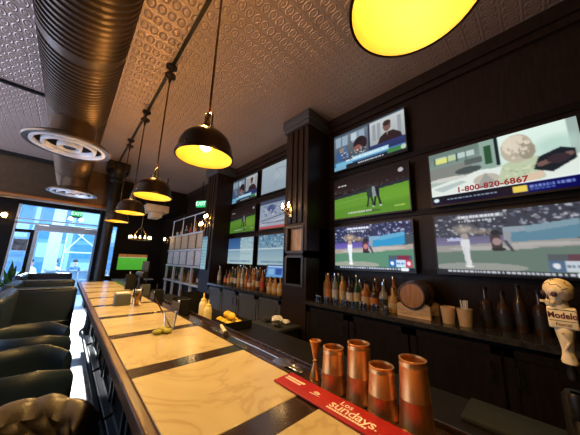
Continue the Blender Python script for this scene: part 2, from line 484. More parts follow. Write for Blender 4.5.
for i, (x, y, z) in enumerate(lamps):
    p = proto if i == 0 else dup(proto, (x, y, z))
    p.location = (x, y, z); p['label'] = names[i]
    for nm, kind, en, zl in (('down_beam', 'SPOT', 31, .03), ('added_uplight', 'POINT', 12, .36)):  # the point light above each shade is added to warm the ceiling
        ld = bpy.data.lights.new(nm, kind); ld.color = (1, .62, .20) if kind == 'SPOT' else (1, .50, .13); ld.energy = en; ld.shadow_soft_size = .03
        if kind == 'SPOT': ld.spot_size = 2.5; ld.spot_blend = .7
        lo_ = bpy.data.objects.new(nm, ld); C.objects.link(lo_); lo_.parent = p; lo_.location = (0, 0 if kind == 'SPOT' else .05, zl)
    MB().tube([(0, 0, .30), (0, 0, 3.585 - z)], .0075, 8).build('rod', M['brass'], p)
    MB().lathe([(0, 3.6 - z), (.055, 3.6 - z), (.055, 3.578 - z), (.03, 3.56 - z), (.014, 3.545 - z), (.01, 3.5 - z), (0, 3.5 - z)], 20).build('canopy', M['shade_black'], p)

# ------------------------------------------------------------------ bar
bar = thing('bar_counter', 'long wooden bar counter inlaid with cream marble panels', 'bar counter', (0, 0, 0))
BX0, MX0, MX1, BX1 = .206, .238, .712, .86
YB0, YB1 = -.9, 5.75
rows = []
for k in range(-2, 10):
    y0 = .612 + .555 * (k)
    rows.append((y0, y0 + .462))
rows = [r for r in rows if r[0] > YB0 and r[1] < YB1]
m = MB()
m.box(BX0, MX0, YB0, YB1, 1.02, 1.07, .006, 2)
m.build('front_rail', M['bar_wood'], bar, smooth=20)
prev = YB0
for a, b in rows + [(YB1, YB1)]:
    MB().box(MX0, MX1, prev, a, 1.03, 1.068).build('cross_band', M['band_wood'], bar); prev = b
m = MB().box(MX1, MX1 + .018, YB0, YB1, 1.03, 1.071).box(MX1 + .018, BX1 - .012, YB0, YB1, 1.03, 1.05).box(BX1 - .012, BX1, YB0, YB1, 1.03, 1.066, .004)
m.build('drip_rail', M['band_wood'], bar)
for a, b in rows:
    MB().box(MX0 + .001, MX1 - .001, a, b, 1.03, 1.07, .002, 1).build('marble_panel', M['marble'], bar)
m = MB().box(.50, .84, YB0, YB1 - .05, .0, 1.02).box(BX0 + .03, .84, YB0, YB1 - .02, .985, 1.03)
m.build('base', M['black_wood'], bar)
m = MB()
y = YB0 + .05
while y < YB1 - .6:
    for a, b_, c, d in ((y, y + .5, .2, .24), (y, y + .5, .86, .90)): m.box(.478, .50, a, b_, c, d)
    m.box(.478, .50, y, y + .04, .2, .9).box(.478, .50, y + .46, y + .5, .2, .9)
    y += .62
m.build('panel_moulding', M['slate'], bar)
m = MB().tube([(.40, YB0, .2), (.40, YB1 - .1, .2)], .025, 12)
y = YB0 + .2
while y < YB1: m.tube([(.40, y, .2), (.51, y, .24)], .012, 8); y += 1.1
m.build('foot_rail', M['black_metal'], bar)

# underbar equipment in the aisle
ub = thing('underbar_station', 'dark steel underbar station along the aisle side of the bar', 'bar station', (0, 0, 0))
MB().box(.865, 1.46, -.9, 4.6, .08, .88, .006, 1).build('cabinet', M['matt_black'], ub)
MB().box(.865, 1.47, -.9, 4.6, .88, .90, .004, 1).build('worktop', M['matt_black'], ub)
m = MB()
for y in (-.8, .9, 2.6, 4.4):
    m.box(.9, .94, y, y + .04, 0, .08).box(1.38, 1.42, y, y + .04, 0, .08)
m.build('foot', M['black_metal'], ub)

# ------------------------------------------------------------------ back bar
def cabinet(y0, y1, n, mname, label):
    c = thing('back_bar_cabinet', label, 'cabinet', (0, 0, 0))
    MB().box(PX + .03, XW - .01, y0, y1, .08, 1.03).box(PX + .08, XW - .01, y0, y1, 0, .08).build('body', M[mname], c)
    wd = (y1 - y0) / n
    for k in range(n):
        a, b_ = y0 + k * wd + .008, y0 + (k + 1) * wd - .008
        d = MB().box(PX + .008, PX + .03, a, b_, .11, 1.0, .004, 1)
        t_ = .05
        d.box(PX, PX + .01, a, b_, 1.0 - t_, 1.0).box(PX, PX + .01, a, b_, .11, .11 + t_).box(PX, PX + .01, a, a + t_, .11, 1.0).box(PX, PX + .01, b_ - t_, b_, .11, 1.0)
        dd = d.build('door', M[mname], c)
        yh = b_ - .06 if k % 2 else a + .06
        MB().tube([(PX, yh - .045 if False else yh, .80), (PX - .03, yh, .80), (PX - .03, yh, .90), (PX, yh, .90)], .007, 6).build('handle', M['steel'], dd)
    return c
cabinet(2.43, 4.65, 4, 'slate', 'slate grey panelled back bar cabinet under the far bottle display')
cabinet(-.9, 1.98, 5, 'black_wood', 'black back bar cabinet under the near bottle display and barrel')
def worktop(y0, y1, mname, label):
    tag(MB().box(PX - .03, XW - .005, y0, y1, 1.03, 1.07, .004, 1).build('countertop', M[mname]), label, 'countertop')
worktop(2.425, 4.655, 'dark_stone', 'dark stone top of the far back bar, crowded with bottles')
worktop(-.9, 1.985, 'dark_stone', 'dark stone top of the near back bar carrying the barrel')

# ------------------------------------------------------------------ screens
class Pic:
    def __init__(s, w=160, h=90, base=(0, 0, 0)):
        s.w, s.h = w, h
        s.a = np.zeros((h, w, 3)); s.a[:] = base
        s.u, s.v = np.meshgrid((np.arange(w) + .5) / w, (np.arange(h) + .5) / h)
        s.rng = np.random.RandomState(3)
    def put(s, mask, col, al=1.0):
        al = mask.astype(float)[..., None] * al
        s.a = s.a * (1 - al) + np.array(col) / 255. * al
    def rect(s, u0, v0, u1, v1, col, al=1.0): s.put((s.u >= u0) & (s.u < u1) & (s.v >= v0) & (s.v < v1), col, al)
    def grad(s, u0, v0, u1, v1, c0, c1, horiz=False):
        mk = (s.u >= u0) & (s.u < u1) & (s.v >= v0) & (s.v < v1)
        t = ((s.u - u0) / (u1 - u0) if horiz else (s.v - v0) / (v1 - v0))[..., None]
        col = (np.array(c0) * (1 - t) + np.array(c1) * t) / 255.
        s.a = np.where(mk[..., None], col, s.a)
    def ell(s, cu, cv, ru, rv, col, al=1.0, soft=0.0):
        d = np.sqrt(((s.u - cu) / ru) ** 2 + ((s.v - cv) / rv) ** 2)
        mk = (d < 1) if not soft else np.clip((1 - d) / soft, 0, 1)
        s.put(mk, col, al)
    def poly(s, pts, col, al=1.0):
        mk = np.zeros((s.h, s.w), bool); n = len(pts); j = n - 1
        for i in range(n):
            x1, y1 = pts[i]; x2, y2 = pts[j]
            c = ((y1 > s.v) != (y2 > s.v)) & (s.u < (x2 - x1) * (s.v - y1) / (y2 - y1 + 1e-12) + x1)
            mk ^= c; j = i
        s.put(mk, col, al)
    def line(s, u0, v0, u1, v1, wd, col):
        dx, dy = u1 - u0, (v1 - v0) * 9 / 16
        t = np.clip(((s.u - u0) * dx + (s.v - v0) * 9 / 16 * dy) / (dx * dx + dy * dy + 1e-12), 0, 1)
        d = np.hypot(s.u - u0 - t * dx, (s.v - v0) * 9 / 16 - t * dy)
        s.put(d < wd, col)
    def speck(s, u0, v0, u1, v1, cols, n, ru=.012, rv=.02):
        for _ in range(n):
            c = cols[s.rng.randint(len(cols))]
            s.ell(s.rng.uniform(u0, u1), s.rng.uniform(v0, v1), ru * s.rng.uniform(.5, 1.3), rv * s.rng.uniform(.5, 1.3), c, .8)
    def dashes(s, u0, u1, v, hh, col, n=8):
        x = u0
        while x < u1:
            wd = s.rng.uniform(.008, .03); s.rect(x, v - hh, min(x + wd, u1), v + hh, col); x += wd + .008
    def blur(s):
        a = np.pad(s.a, ((1, 1), (1, 1), (0, 0)), 'edge')
        s.a = (a[1:-1, 1:-1] * 4 + a[:-2, 1:-1] + a[2:, 1:-1] + a[1:-1, :-2] + a[1:-1, 2:]) / 8
        return s

def pic_news():
    p = Pic(base=(.42, .50, .56))
    p.grad(0, 0, .55, .8, (120, 130, 140), (70, 80, 92))
    for u in (.03, .14, .30, .40): p.rect(u, .08 + u * .05, u + .09, .36, (150, 172, 190))
    p.rect(.28, .10, .36, .30, (190, 205, 215)); p.rect(0, 0, 1, .07, (70, 85, 100))
    p.poly([(.05, .50), (.18, .36), (.25, .70), (.06, .80)], (80, 120, 165))
    p.ell(.12, .60, .09, .18, (60, 95, 140)); p.ell(.13, .47, .04, .07, (150, 130, 120))
    p.ell(.42, .46, .10, .20, (45, 30, 35)); p.ell(.40, .36, .045, .08, (35, 28, 30)); p.ell(.38, .55, .06, .08, (140, 90, 80))
    p.speck(.1, .55, .5, .8, [(180, 190, 200), (50, 55, 70), (100, 60, 60), (210, 215, 220)], 50)
    p.rect(.54, .05, .56, .8, (40, 50, 70))
    p.grad(.56, .04, 1, .66, (200, 205, 205), (165, 172, 175))
    for u in (.60, .66, .92): p.rect(u, .12, u + .045, .55, (150, 158, 165))
    p.ell(.79, .27, .05, .13, (120, 90, 80)); p.ell(.79, .20, .05, .07, (60, 45, 42))
    p.poly([(.66, .66), (.70, .50), (.77, .42), (.86, .42), (.95, .54), (.97, .66)], (48, 32, 36))
    p.poly([(.775, .42), (.79, .52), (.81, .42)], (130, 100, 90))
    p.grad(.0, .78, 1, .92, (70, 130, 180), (60, 110, 160)); p.grad(.55, .64, 1, .82, (50, 60, 110), (40, 50, 95))
    p.rect(.03, .80, .30, .90, (120, 185, 215)); p.grad(.30, .74, .80, .86, (170, 220, 240), (150, 205, 230))
    p.dashes(.2, .78, .80, .02, (235, 245, 250)); p.rect(.0, .90, 1, 1, (28, 34, 44)); p.dashes(.38, .74, .95, .02, (200, 205, 210))
    p.rect(.0, .90, .2, 1, (120, 175, 205)); p.rect(.78, .86, 1, .96, (70, 130, 70)); p.ell(.97, .9, .03, .06, (190, 210, 190))
    return p.blur()
def pic_soccer():
    p = Pic(base=(.12, .08, .08))
    p.grad(0, 0, 1, .36, (30, 20, 20), (48, 34, 34))
    p.speck(0, .28, 1, .42, [(60, 58, 62), (90, 85, 88), (40, 36, 40)], 90)
    p.poly([(0, .42), (1, .34), (1, .42), (0, .50)], (40, 45, 55))
    p.poly([(0, .50), (1, .40), (1, 1), (0, 1)], (104, 160, 52))
    p.poly([(0, .78), (1, .70), (1, 1), (0, 1)], (92, 150, 42)); p.ell(.8, .62, .4, .2, (120, 178, 50), .5, .5)
    p.line(0, .62, .5, .57, .003, (140, 185, 90))
    for cu, body, leg in ((.53, (44, 66, 60), (34, 52, 50)), (.62, (26, 34, 44), (20, 26, 34))):
        p.ell(cu, .33, .022, .04, (60, 50, 45)); p.poly([(cu - .045, .38), (cu + .04, .38), (cu + .035, .60), (cu - .03, .60)], body)
        p.line(cu - .01, .58, cu - .03, .80, .012, leg); p.line(cu + .02, .58, cu + .05, .80, .012, leg); p.ell(cu + .05, .82, .02, .02, (200, 210, 210))
    p.poly([(.56, .36), (.60, .36), (.62, .60), (.57, .60)], (150, 160, 165)); p.ell(.55, .92, .12, .03, (70, 110, 45))
    p.dashes(.06, .2, .17, .015, (240, 240, 240)); p.dashes(.22, .55, .90, .02, (205, 215, 200)); p.ell(.92, .12, .03, .05, (190, 190, 195)); p.dashes(.83, .95, .88, .015, (180, 215, 90))
    return p.blur()
def pic_baseball(sat=1.0, gain=1.0):
    p = Pic(base=(.1, .12, .2))
    p.grad(0, 0, 1, .42, (34, 40, 72), (44, 52, 84))
    p.speck(0, 0, 1, .40, [(62, 74, 120), (24, 28, 50), (140, 155, 190), (90, 100, 150), (190, 200, 220), (40, 50, 95), (110, 90, 120)], 260)
    p.rect(.18, .04, .52, .10, (130, 140, 165)); p.dashes(.2, .5, .07, .02, (225, 230, 240)); p.dashes(.2, .46, .14, .015, (190, 200, 215))
    p.grad(0, .40, .5, .55, (88, 74, 150), (110, 100, 175), False); p.rect(.5, .28, .64, .42, (120, 160, 190))
    p.poly([(.5, .38), (.92, .30), (.92, .48), (.5, .54)], (40, 140, 190)); p.poly([(.64, .28), (.92, .22), (.92, .30), (.64, .38)], (90, 160, 195)); p.rect(.92, .28, 1, .5, (60, 72, 80))
    p.poly([(0, .55), (1, .48), (1, .62), (0, .70)], (160, 150, 142)); p.poly([(0, .66), (1, .58), (1, 1), (0, 1)], (84, 132, 104))
    p.ell(.4, .60, .3, .035, (185, 178, 170), .8); p.ell(.3, .90, .32, .07, (150, 156, 140)); p.ell(.72, .55, .2, .03, (190, 182, 175), .8)
    p.ell(.23, .28, .12, .12, (255, 210, 150), .8, 1.0); p.ell(.36, .33, .10, .07, (245, 190, 110), .6, 1.0)
    p.ell(.235, .40, .03, .055, (180, 150, 140)); p.poly([(.20, .45), (.27, .45), (.265, .62), (.205, .62)], (225, 230, 238)); p.line(.225, .6, .24, .87, .014, (215, 222, 230)); p.line(.25, .6, .255, .86, .012, (225, 230, 236))
    p.ell(.25, .89, .03, .02, (240, 240, 240))
    p.ell(.45, .36, .03, .05, (30, 28, 40)); p.poly([(.41, .40), (.48, .40), (.49, .60), (.42, .60)], (70, 40, 50)); p.ell(.455, .50, .03, .06, (190, 120, 120)); p.poly([(.50, .36), (.55, .36), (.54, .58), (.50, .58)], (140, 150, 165)); p.line(.51, .5, .545, .64, .01, (60, 60, 80)); p.ell(.46, .62, .045, .03, (40, 30, 36))
    p.rect(.73, .70, .98, .79, (70, 84, 96)); p.rect(.83, .70, .95, .79, (120, 34, 60)); p.rect(.73, .79, .81, .93, (40, 96, 170)); p.rect(.81, .79, .91, .93, (190, 215, 232)); p.rect(.91, .79, .98, .93, (180, 60, 84)); p.ell(.77, .86, .02, .04, (225, 235, 245)); p.ell(.945, .86, .02, .04, (240, 210, 215)); p.dashes(.82, .90, .86, .02, (70, 110, 170))
    p.rect(0, .945, 1, 1, (16, 22, 36)); p.dashes(.08, .95, .972, .012, (200, 210, 225)); p.rect(.86, .95, .94, 1, (225, 230, 235))
    p.blur()
    g = p.a.mean(axis=2, keepdims=True)
    p.a = np.clip((g + (p.a - g) * sat) * gain + (1 - sat) * .16, 0, 1)
    return p
def pic_child():
    p = Pic(base=(.55, .62, .60))
    p.grad(0, 0, 1, .8, (150, 165, 160), (165, 178, 172))
    p.grad(0, 0, .5, .45, (110, 126, 120), (135, 150, 145)); p.rect(.06, .10, .38, .20, (175, 190, 185)); p.rect(.06, .12, .16, .22, (200, 205, 130)); p.rect(.17, .11, .23, .21, (175, 190, 150))
    for u in (.05, .16, .24, .31): p.rect(u, .09, u + .008, .24, (70, 82, 84))
    p.rect(.42, .0, .52, .58, (140, 160, 150)); p.rect(.45, .10, .50, .42, (60, 92, 70)); p.rect(.525, .0, .55, .48, (40, 52, 54)); p.rect(.0, .30, .35, .55, (130, 132, 128)); p.rect(.30, .26, .43, .36, (96, 104, 102))
    p.grad(.55, .0, .95, .6, (205, 220, 212), (190, 208, 200)); p.ell(.88, .35, .16, .2, (170, 195, 185), .8, .6)
    p.poly([(0, .66), (.4, .50), (1, .55), (1, .82), (0, .84)], (205, 212, 206)); p.poly([(.02, .70), (.26, .62), (.30, .66), (.1, .78)], (170, 182, 180)); p.ell(.15, .55, .16, .04, (190, 190, 185)); p.ell(.32, .45, .1, .06, (84, 92, 92))
    p.ell(.44, .68, .09, .10, (176, 170, 160)); p.poly([(.36, .84), (.44, .56), (.52, .80)], (150, 152, 146))
    p.poly([(.50, .84), (.56, .50), (.66, .42), (.78, .46), (.80, .80), (.70, .86)], (176, 186, 160)); p.speck(.55, .55, .75, .8, [(150, 166, 140), (196, 200, 176)], 26)
    p.ell(.66, .27, .10, .23, (176, 168, 152)); p.ell(.65, .20, .078, .15, (200, 192, 176)); p.ell(.72, .34, .05, .14, (150, 142, 128)); p.speck(.59, .14, .74, .42, [(164, 156, 140), (206, 198, 182)], 40, .008, .03)
    p.poly([(.74, .66), (.78, .48), (.90, .40), (.97, .46), (.97, .60), (.84, .74)], (46, 52, 58)); p.line(.78, .60, .94, .52, .02, (120, 96, 90)); p.ell(.88, .56, .06, .07, (70, 60, 66))
    p.poly([(.62, .86), (.70, .72), (.78, .70), (.80, .76), (.70, .88)], (200, 180, 160))
    p.rect(0, .82, 1, .845, (215, 222, 220)); p.grad(0, .845, 1, 1, (24, 34, 44), (18, 26, 60)); p.rect(.66, .845, 1, 1, (20, 30, 92)); p.rect(.60, .88, .685, .98, (212, 190, 96)); p.rect(.0, .86, .06, .96, (40, 60, 70)); p.ell(.04, .92, .025, .035, (200, 215, 220))
    p.dashes(.13, .5, .92, .012, (140, 155, 165)); p.dashes(.70, .94, .91, .018, (120, 135, 190)); p.dashes(.70, .85, .96, .01, (90, 110, 170))
    p.blur(); p.a = np.clip((p.a - .5) * 1.25 + .5, 0, 1)
    return p
def pic_map():
    p = Pic(base=(.62, .68, .72)); p.grad(0, 0, 1, 1, (170, 185, 195), (150, 168, 182))
    p.line(.45, .2, .6, .5, .006, (120, 138, 150)); p.line(.6, .5, .4, .8, .006, (125, 140, 155)); p.line(.5, .2, .75, .25, .005, (130, 145, 158)); p.rect(.9, 0, 1, 1, (120, 135, 150)); p.ell(.55, .45, .2, .25, (185, 198, 205), .5, .6)
    return p.blur()
def pic_guide():
    p = Pic(base=(.5, .56, .62)); p.grad(0, 0, 1, 1, (150, 165, 185), (165, 175, 195))
    p.rect(0, 0, 1, .13, (70, 80, 105)); p.ell(.35, .3, .12, .12, (70, 90, 140)); p.speck(.1, .2, .9, .55, [(90, 105, 140), (200, 205, 215), (120, 130, 160)], 50, .03, .03); p.line(.05, .72, .95, .52, .008, (70, 80, 110)); p.line(.05, .86, .95, .64, .008, (210, 215, 225)); p.dashes(.1, .8, .8, .02, (90, 95, 120)); p.rect(0, .92, 1, 1, (190, 80, 90))
    return p.blur()
def pic_rink(b=0):
    p = Pic(base=(.55, .7, .75)); p.grad(0, 0, 1, 1, (90, 140, 175), (190, 215, 220)); p.speck(0, 0, 1, .45, [(60, 110, 160), (150, 190, 215), (70, 90, 120), (200, 220, 230)], 120, .02, .03)
    if b: p.grad(0, 0, .5, .5, (50, 90, 150), (80, 130, 180)); p.rect(.52, 0, .98, 1, (200, 225, 225), .6)
    p.rect(0, .45, 1, .49, (215, 230, 235)); p.rect(.1, .60, .9, .63, (160, 190, 205)); p.dashes(.1, .9, .9, .03, (110, 150, 180))
    return p.blur()
def pic_menu():
    p = Pic(40, 120, (.60, .80, .86)); p.grad(0, 0, 1, 1, (150, 200, 215), (175, 215, 225)); p.rect(0, 0, 1, .1, (110, 165, 190))
    for v in np.arange(.16, .95, .09): p.dashes(.12, .8, v, .012, (95, 140, 160))
    return p.blur()
def pic_field():
    p = Pic(120, 70, (.15, .55, .12)); p.grad(0, 0, 1, .22, (150, 90, 40), (175, 120, 60)); p.grad(0, .22, 1, 1, (90, 190, 60), (80, 175, 52)); p.speck(0, .05, 1, .2, [(110, 60, 30), (210, 160, 100)], 40); p.rect(0, .2, 1, .25, (190, 200, 150)); p.speck(.1, .3, .9, .9, [(120, 205, 90)], 8, .05, .02)
    return p.blur()
def pic_pos():
    p = Pic(60, 40, (.1, .35, .75)); p.grad(0, 0, 1, 1, (60, 130, 215), (100, 170, 235)); p.rect(.05, .08, .95, .2, (180, 215, 245)); p.rect(.1, .3, .45, .8, (140, 195, 240)); p.rect(.55, .3, .9, .8, (30, 80, 170))
    return p.blur()

def screen_mat(st):
    nm = f'screen_glow_{st:.2f}'
    if nm in MATS: return MATS[nm]
    m = bpy.data.materials.new(nm); m.use_nodes = True; nt = m.node_tree
    b = nt.nodes['Principled BSDF']
    at = nt.nodes.new('ShaderNodeAttribute'); at.attribute_name = 'picture'
    b.inputs['Base Color'].default_value = (.004, .004, .004, 1); b.inputs['Roughness'].default_value = .35; b.inputs['Specular IOR Level'].default_value = .15
    nt.links.new(at.outputs['Color'], b.inputs['Emission Color']); b.inputs['Emission Strength'].default_value = st
    m.cycles.emission_sampling = 'NONE'
    MATS[nm] = m; return m
def screen_mesh(name, pic, w, h, st, parent, texts=()):
    """A lit panel in the local plane x = 0 facing -x; picture left is +y."""
    nu, nv = pic.w, pic.h
    a = np.pad(pic.a, ((0, 1), (0, 1), (0, 0)), 'edge')
    ys = w / 2 - np.arange(nu + 1) / nu * w; zs = h / 2 - np.arange(nv + 1) / nv * h
    Y, Z = np.meshgrid(ys, zs)
    V = np.stack([np.zeros_like(Y), Y, Z], -1).reshape(-1, 3)
    i = np.arange((nu + 1) * (nv + 1)).reshape(nv + 1, nu + 1)
    Fq = np.stack([i[:-1, :-1], i[1:, :-1], i[1:, 1:], i[:-1, 1:]], -1).reshape(-1, 4)
    lin = np.where(a <= .04045, a / 12.92, ((a + .055) / 1.055) ** 2.4).reshape(-1, 3)
    me = bpy.data.meshes.new(name); me.from_pydata(V.tolist(), [], Fq.tolist())
    ca = me.color_attributes.new('picture', 'FLOAT_COLOR', 'POINT')
    ca.data.foreach_set('color', np.concatenate([lin, np.ones((len(lin), 1))], 1).astype(np.float32).ravel())
    me.materials.append(screen_mat(st))
    if texts:
        bm = bmesh.new(); bm.from_mesh(me)
        lay = bm.verts.layers.float_color['picture']
        for txt, u, v, size, col in texts:
            n0 = len(bm.verts)
            mb = MB(); 
            R = Matrix(((0, 0, -1, -.0015), (-1, 0, 0, w / 2 - u * w), (0, 1, 0, h / 2 - v * h), (0, 0, 0, 1)))
            mb.text(txt, size, R, 0, 1.05, .0022)
            tm = bpy.data.meshes.new('t'); mb.bm.to_mesh(tm); mb.bm.free()
            bm.from_mesh(tm); bpy.data.meshes.remove(tm)
            bm.verts.ensure_lookup_table()
            c = [(x / 255.) ** 2.2 for x in col]
            for vtx in bm.verts[n0:]: vtx[lay] = (*c, 1)
        bm.to_mesh(me); bm.free()
    o = bpy.data.objects.new(name, me); C.objects.link(o); o.parent = parent
    return o
def tv(loc, w, h, pic, st, label, texts=(), rz=0, group='wall televisions', cat='television'):
    t = thing('television', label, cat, loc, rz, group)
    bz = .012; d = .045
    m = MB()
    m.box(0.006, d, -w / 2 - bz, w / 2 + bz, -h / 2 - bz, h / 2 + bz, .004, 1)
    m.box(-.004, .01, -w / 2 - bz, w / 2 + bz, h / 2, h / 2 + bz).box(-.004, .01, -w / 2 - bz, w / 2 + bz, -h / 2 - bz - .006, -h / 2)
    m.box(-.004, .01, -w / 2 - bz, -w / 2, -h / 2, h / 2).box(-.004, .01, w / 2, w / 2 + bz, -h / 2, h / 2)
    m.build('frame', M['black_plastic'], t)
    MB().box(d, d + .04, -.2, .2, -.15, .15).build('wall_bracket', M['black_metal'], t)
    o = screen_mesh('screen', pic, w, h, st, t, texts); o.location = (.004, 0, 0)
    return t
XT = 2.535
k_ = 2.6
W_, H_ = .990, .545
ya = (.726 + .346) / 2 * XT; yb = (.262 - .112) / 2 * XT
zr = [(.702 + .498) / 2 * XT + H, (.440 + .232) / 2 * XT + H, (.187 - .018) / 2 * XT + H]
W_ = .380 * XT; H_ = .206 * XT
tv((XT, ya, zr[0]), W_, H_, pic_news(), .95, 'television showing a split news picture, topmost in the middle column')
tv((XT, ya, zr[1]), W_, H_, pic_soccer(), .85, 'television showing two players on a green soccer pitch, right of the fluted pilaster')
tv((XT, ya, zr[2]), W_, H_, pic_baseball(), 1.15, 'television showing bright baseball, directly above the bottles and left of the barrel')
tv((XT, yb, zr[1]), W_, H_, pic_child(), 1.0, 'large television showing a child reading with a phone number', 
   [('1-800-820-6867', .455, .780, .069, (150, 40, 52))])
tv((XT, yb, zr[2] + .005), W_, H_, pic_baseball(.45, .85), 1.0, 'large dim television showing baseball, behind the skull tap handle',
   [('xfinity', .155, .435, .045, (190, 195, 225))])
yc, yd = (1.402 + 1.022) / 2 * XT, (1.842 + 1.462) / 2 * XT
far = [(yd, 0, pic_news(), .75, 'far bay television with a news picture, upper left of six'), (yc, 0, pic_map(), .85, 'far bay television with a pale grey map, upper right of six'),
       (yd, 1, pic_soccer(), .6, 'far bay television with green soccer, middle left of six'), (yc, 1, pic_guide(), .8, 'far bay television with a pale sports guide, middle right of six'),
       (yd, 2, pic_rink(1), .75, 'far bay television with pale blue picture, lower left of six'), (yc, 2, pic_rink(), .7, 'far bay television with pale teal picture, lower right of six')]
for y, r, p, s, lb in far: tv((XT, y, zr[r]), W_, H_, p, s, lb, group='televisions in the far bay')
tv((1.72, 9.9, 1.37), .86, .53, pic_field(), .8, 'television with bright green field on the far end wall', rz=PI / 2, group=None)
md = thing('menu_display', 'tall pale cyan digital menu screen on the far pilaster', 'display', (2.118, 4.93, 1.66))
MB().box(.002, .03, -.14, .14, -.36, .36, .004, 1).build('case', M['black_plastic'], md)
o = screen_mesh('screen', pic_menu(), .25, .68, .62, md); o.location = (-.001, 0, 0)

# ------------------------------------------------------------------ wall sconces
def make_sconce():
    s = thing('wall_sconce', 'x', 'wall lamp', (0, 0, 0), group='candle wall sconces')
    MB().box(-.015, 0, -.03, .03, -.08, .08, .005, 2).build('backplate', M['brass'], s)
    MB().tube([(-.012, 0, -.02), (-.07, 0, -.05), (-.10, 0, -.02), (-.10, 0, .02)], .007, 8).tube([(-.10, -.06, 0), (-.10, .06, 0)], .006, 8).build('arm', M['brass'], s)
    for q in (-1, 1):
        c = MB().lathe([(0, .0), (.016, .0), (.018, .03), (0, .03)], 12, (-.10, q * .06, 0)).build('cup', M['brass'], s)
        MB().lathe([(0, .03), (.012, .035), (.017, .06), (.010, .09), (0, .11)], 12, (-.10, q * .06, 0)).build('bulb', M['candle'], c)
    return s
sp = make_sconce(); sp.location = (PX - .022, 2.27, 2.19); sp['label'] = 'brass candle sconce on the near pilaster above the niches'
dup(sp, (PX - .022, 5.02, 2.22), label='brass candle sconce on the far pilaster above the menu screen')
dup(sp, (PX - .022, 4.80, 2.36), label='brass candle sconce on the far pilaster, right of and above its twin')
dup(sp, (2.28, 8.15, 2.06), label='brass candle sconce at the far left end of the pale lockers')

# ------------------------------------------------------------------ copper tins, jigger, mat, tools
def make_tin(h):
    s = thing('cocktail_shaker', 'x', 'shaker tin', (0, 0, 0), group='copper shaker tins behind the red mat')
    rb, rt = .045, .0365
    f = lambda z: rb + (rt - rb) * z / h
    MB().lathe([(rb - .002, 0), (rb + .001, .001), (rb + .001, .006), (rb, .008), (f(h * .42), h * .42), (f(h * .43) + .0008, h * .43), (f(h * .44), h * .44),
                (f(h - .022), h - .022), (rt + .0016, h - .02), (rt + .0016, h - .016), (rt + .0002, h - .014), (rt, h - .007), (rt + .0016, h - .005), (rt + .0016, h - .001), (rt, h), (rt - .003, h), (rt - .0045, h - .006)], 40).build('body', M['copper'], s)
    MB().lathe([(rt - .0045, h - .006), (rt - .006, h - .022), (0, h - .024)], 40).build('recessed_base', M['copper_inside'], s)  # darker copper than the body: shade of the recess put into the colour
    return s
zt = 1.0508
t1 = make_tin(.146); t1.location = (.782, .578, zt); t1['label'] = 'short copper shaker tin beside the jigger'
t2 = make_tin(.180); t2.location = (.800, .482, zt); t2['label'] = 'tall copper shaker tin, second from the jigger'
t3 = make_tin(.140); t3.location = (.782, .392, zt); t3['label'] = 'short copper shaker tin between the two tall tins'
t4 = make_tin(.182); t4.location = (.795, .300, zt); t4['label'] = 'tallest copper shaker tin, farthest right of the row'
jg = thing('jigger', 'slim copper double cone jigger left of the shaker tins', 'jigger', (.800, .682, zt))
MB().lathe([(.021, .0), (.0225, 0), (.0068, .062), (.0068, .068), (.0240, .138), (.0250, .139), (.0230, .140), (.006, .072), (0, .072)], 28).build('cup', M['copper'], jg)
MB().lathe([(.0066, .060), (.0105, .062), (.0105, .068), (.0066, .070)], 20).build('collar', M['brass'], jg)
# red rubber bar mat
mt = thing('bar_mat', 'red rubber bar mat with cream lettering along the marble edge', 'bar mat', (.669, .425, 1.0705))
MB().box(-.046, .046, -.305, .305, 0, .008, .003, 2).build('pad', M['red_rubber'], mt)
def tm(x, y, z): # text laid flat, reading towards -y, top towards +x
    return Matrix(((0, 1, 0, x), (-1, 0, 0, y), (0, 0, 1, z), (0, 0, 0, 1)))
def small_print(m, x, ya_, yb_, hh):                 # a line of print too fine to read: short strokes
    rg = random.Random(5); y = ya_
    while y > yb_:
        wd = rg.uniform(.003, .008)
        m.box(x - hh / 2, x + hh / 2, y - wd, y, .0080, .0086); y -= wd + .0022
m = MB()
m.text('Los', .031, tm(.0205, .034, .0084), .0003).text('sundays.', .051, tm(-.004, -.002, .0084), .0003, .92)
small_print(m, -.028, .075, -.05, .007)
m.build('logo', M['cream_ink'], mt)
m = MB()
small_print(m, .014, .290, .205, .009); small_print(m, .0, .290, .215, .009)
m.build('slogan', M['cream_ink'], mt)
m = MB()
def leaf(a, L, wd):
    return [(math.cos(a) * L * t - math.sin(a) * wd * math.sin(PI * t) * s, math.sin(a) * L * t + math.cos(a) * wd * math.sin(PI * t) * s) for t, s in
            [(0, 1), (.25, 1), (.5, 1), (.75, 1), (1, 1), (.75, -1), (.5, -1), (.25, -1)]]
for a in (PI / 2 - .8, PI / 2 - .3, PI / 2 + .3, PI / 2 + .8):
    m.prism(leaf(a, .017, .0035), 0, .0006, tm(-.004, .140, .0082))
m.prism([(-.02, -.012), (.02, -.008), (.02, -.006), (-.02, -.009)], 0, .0006, tm(.0, .140, .0082))
m.build('emblem', M['cream_ink'], mt)

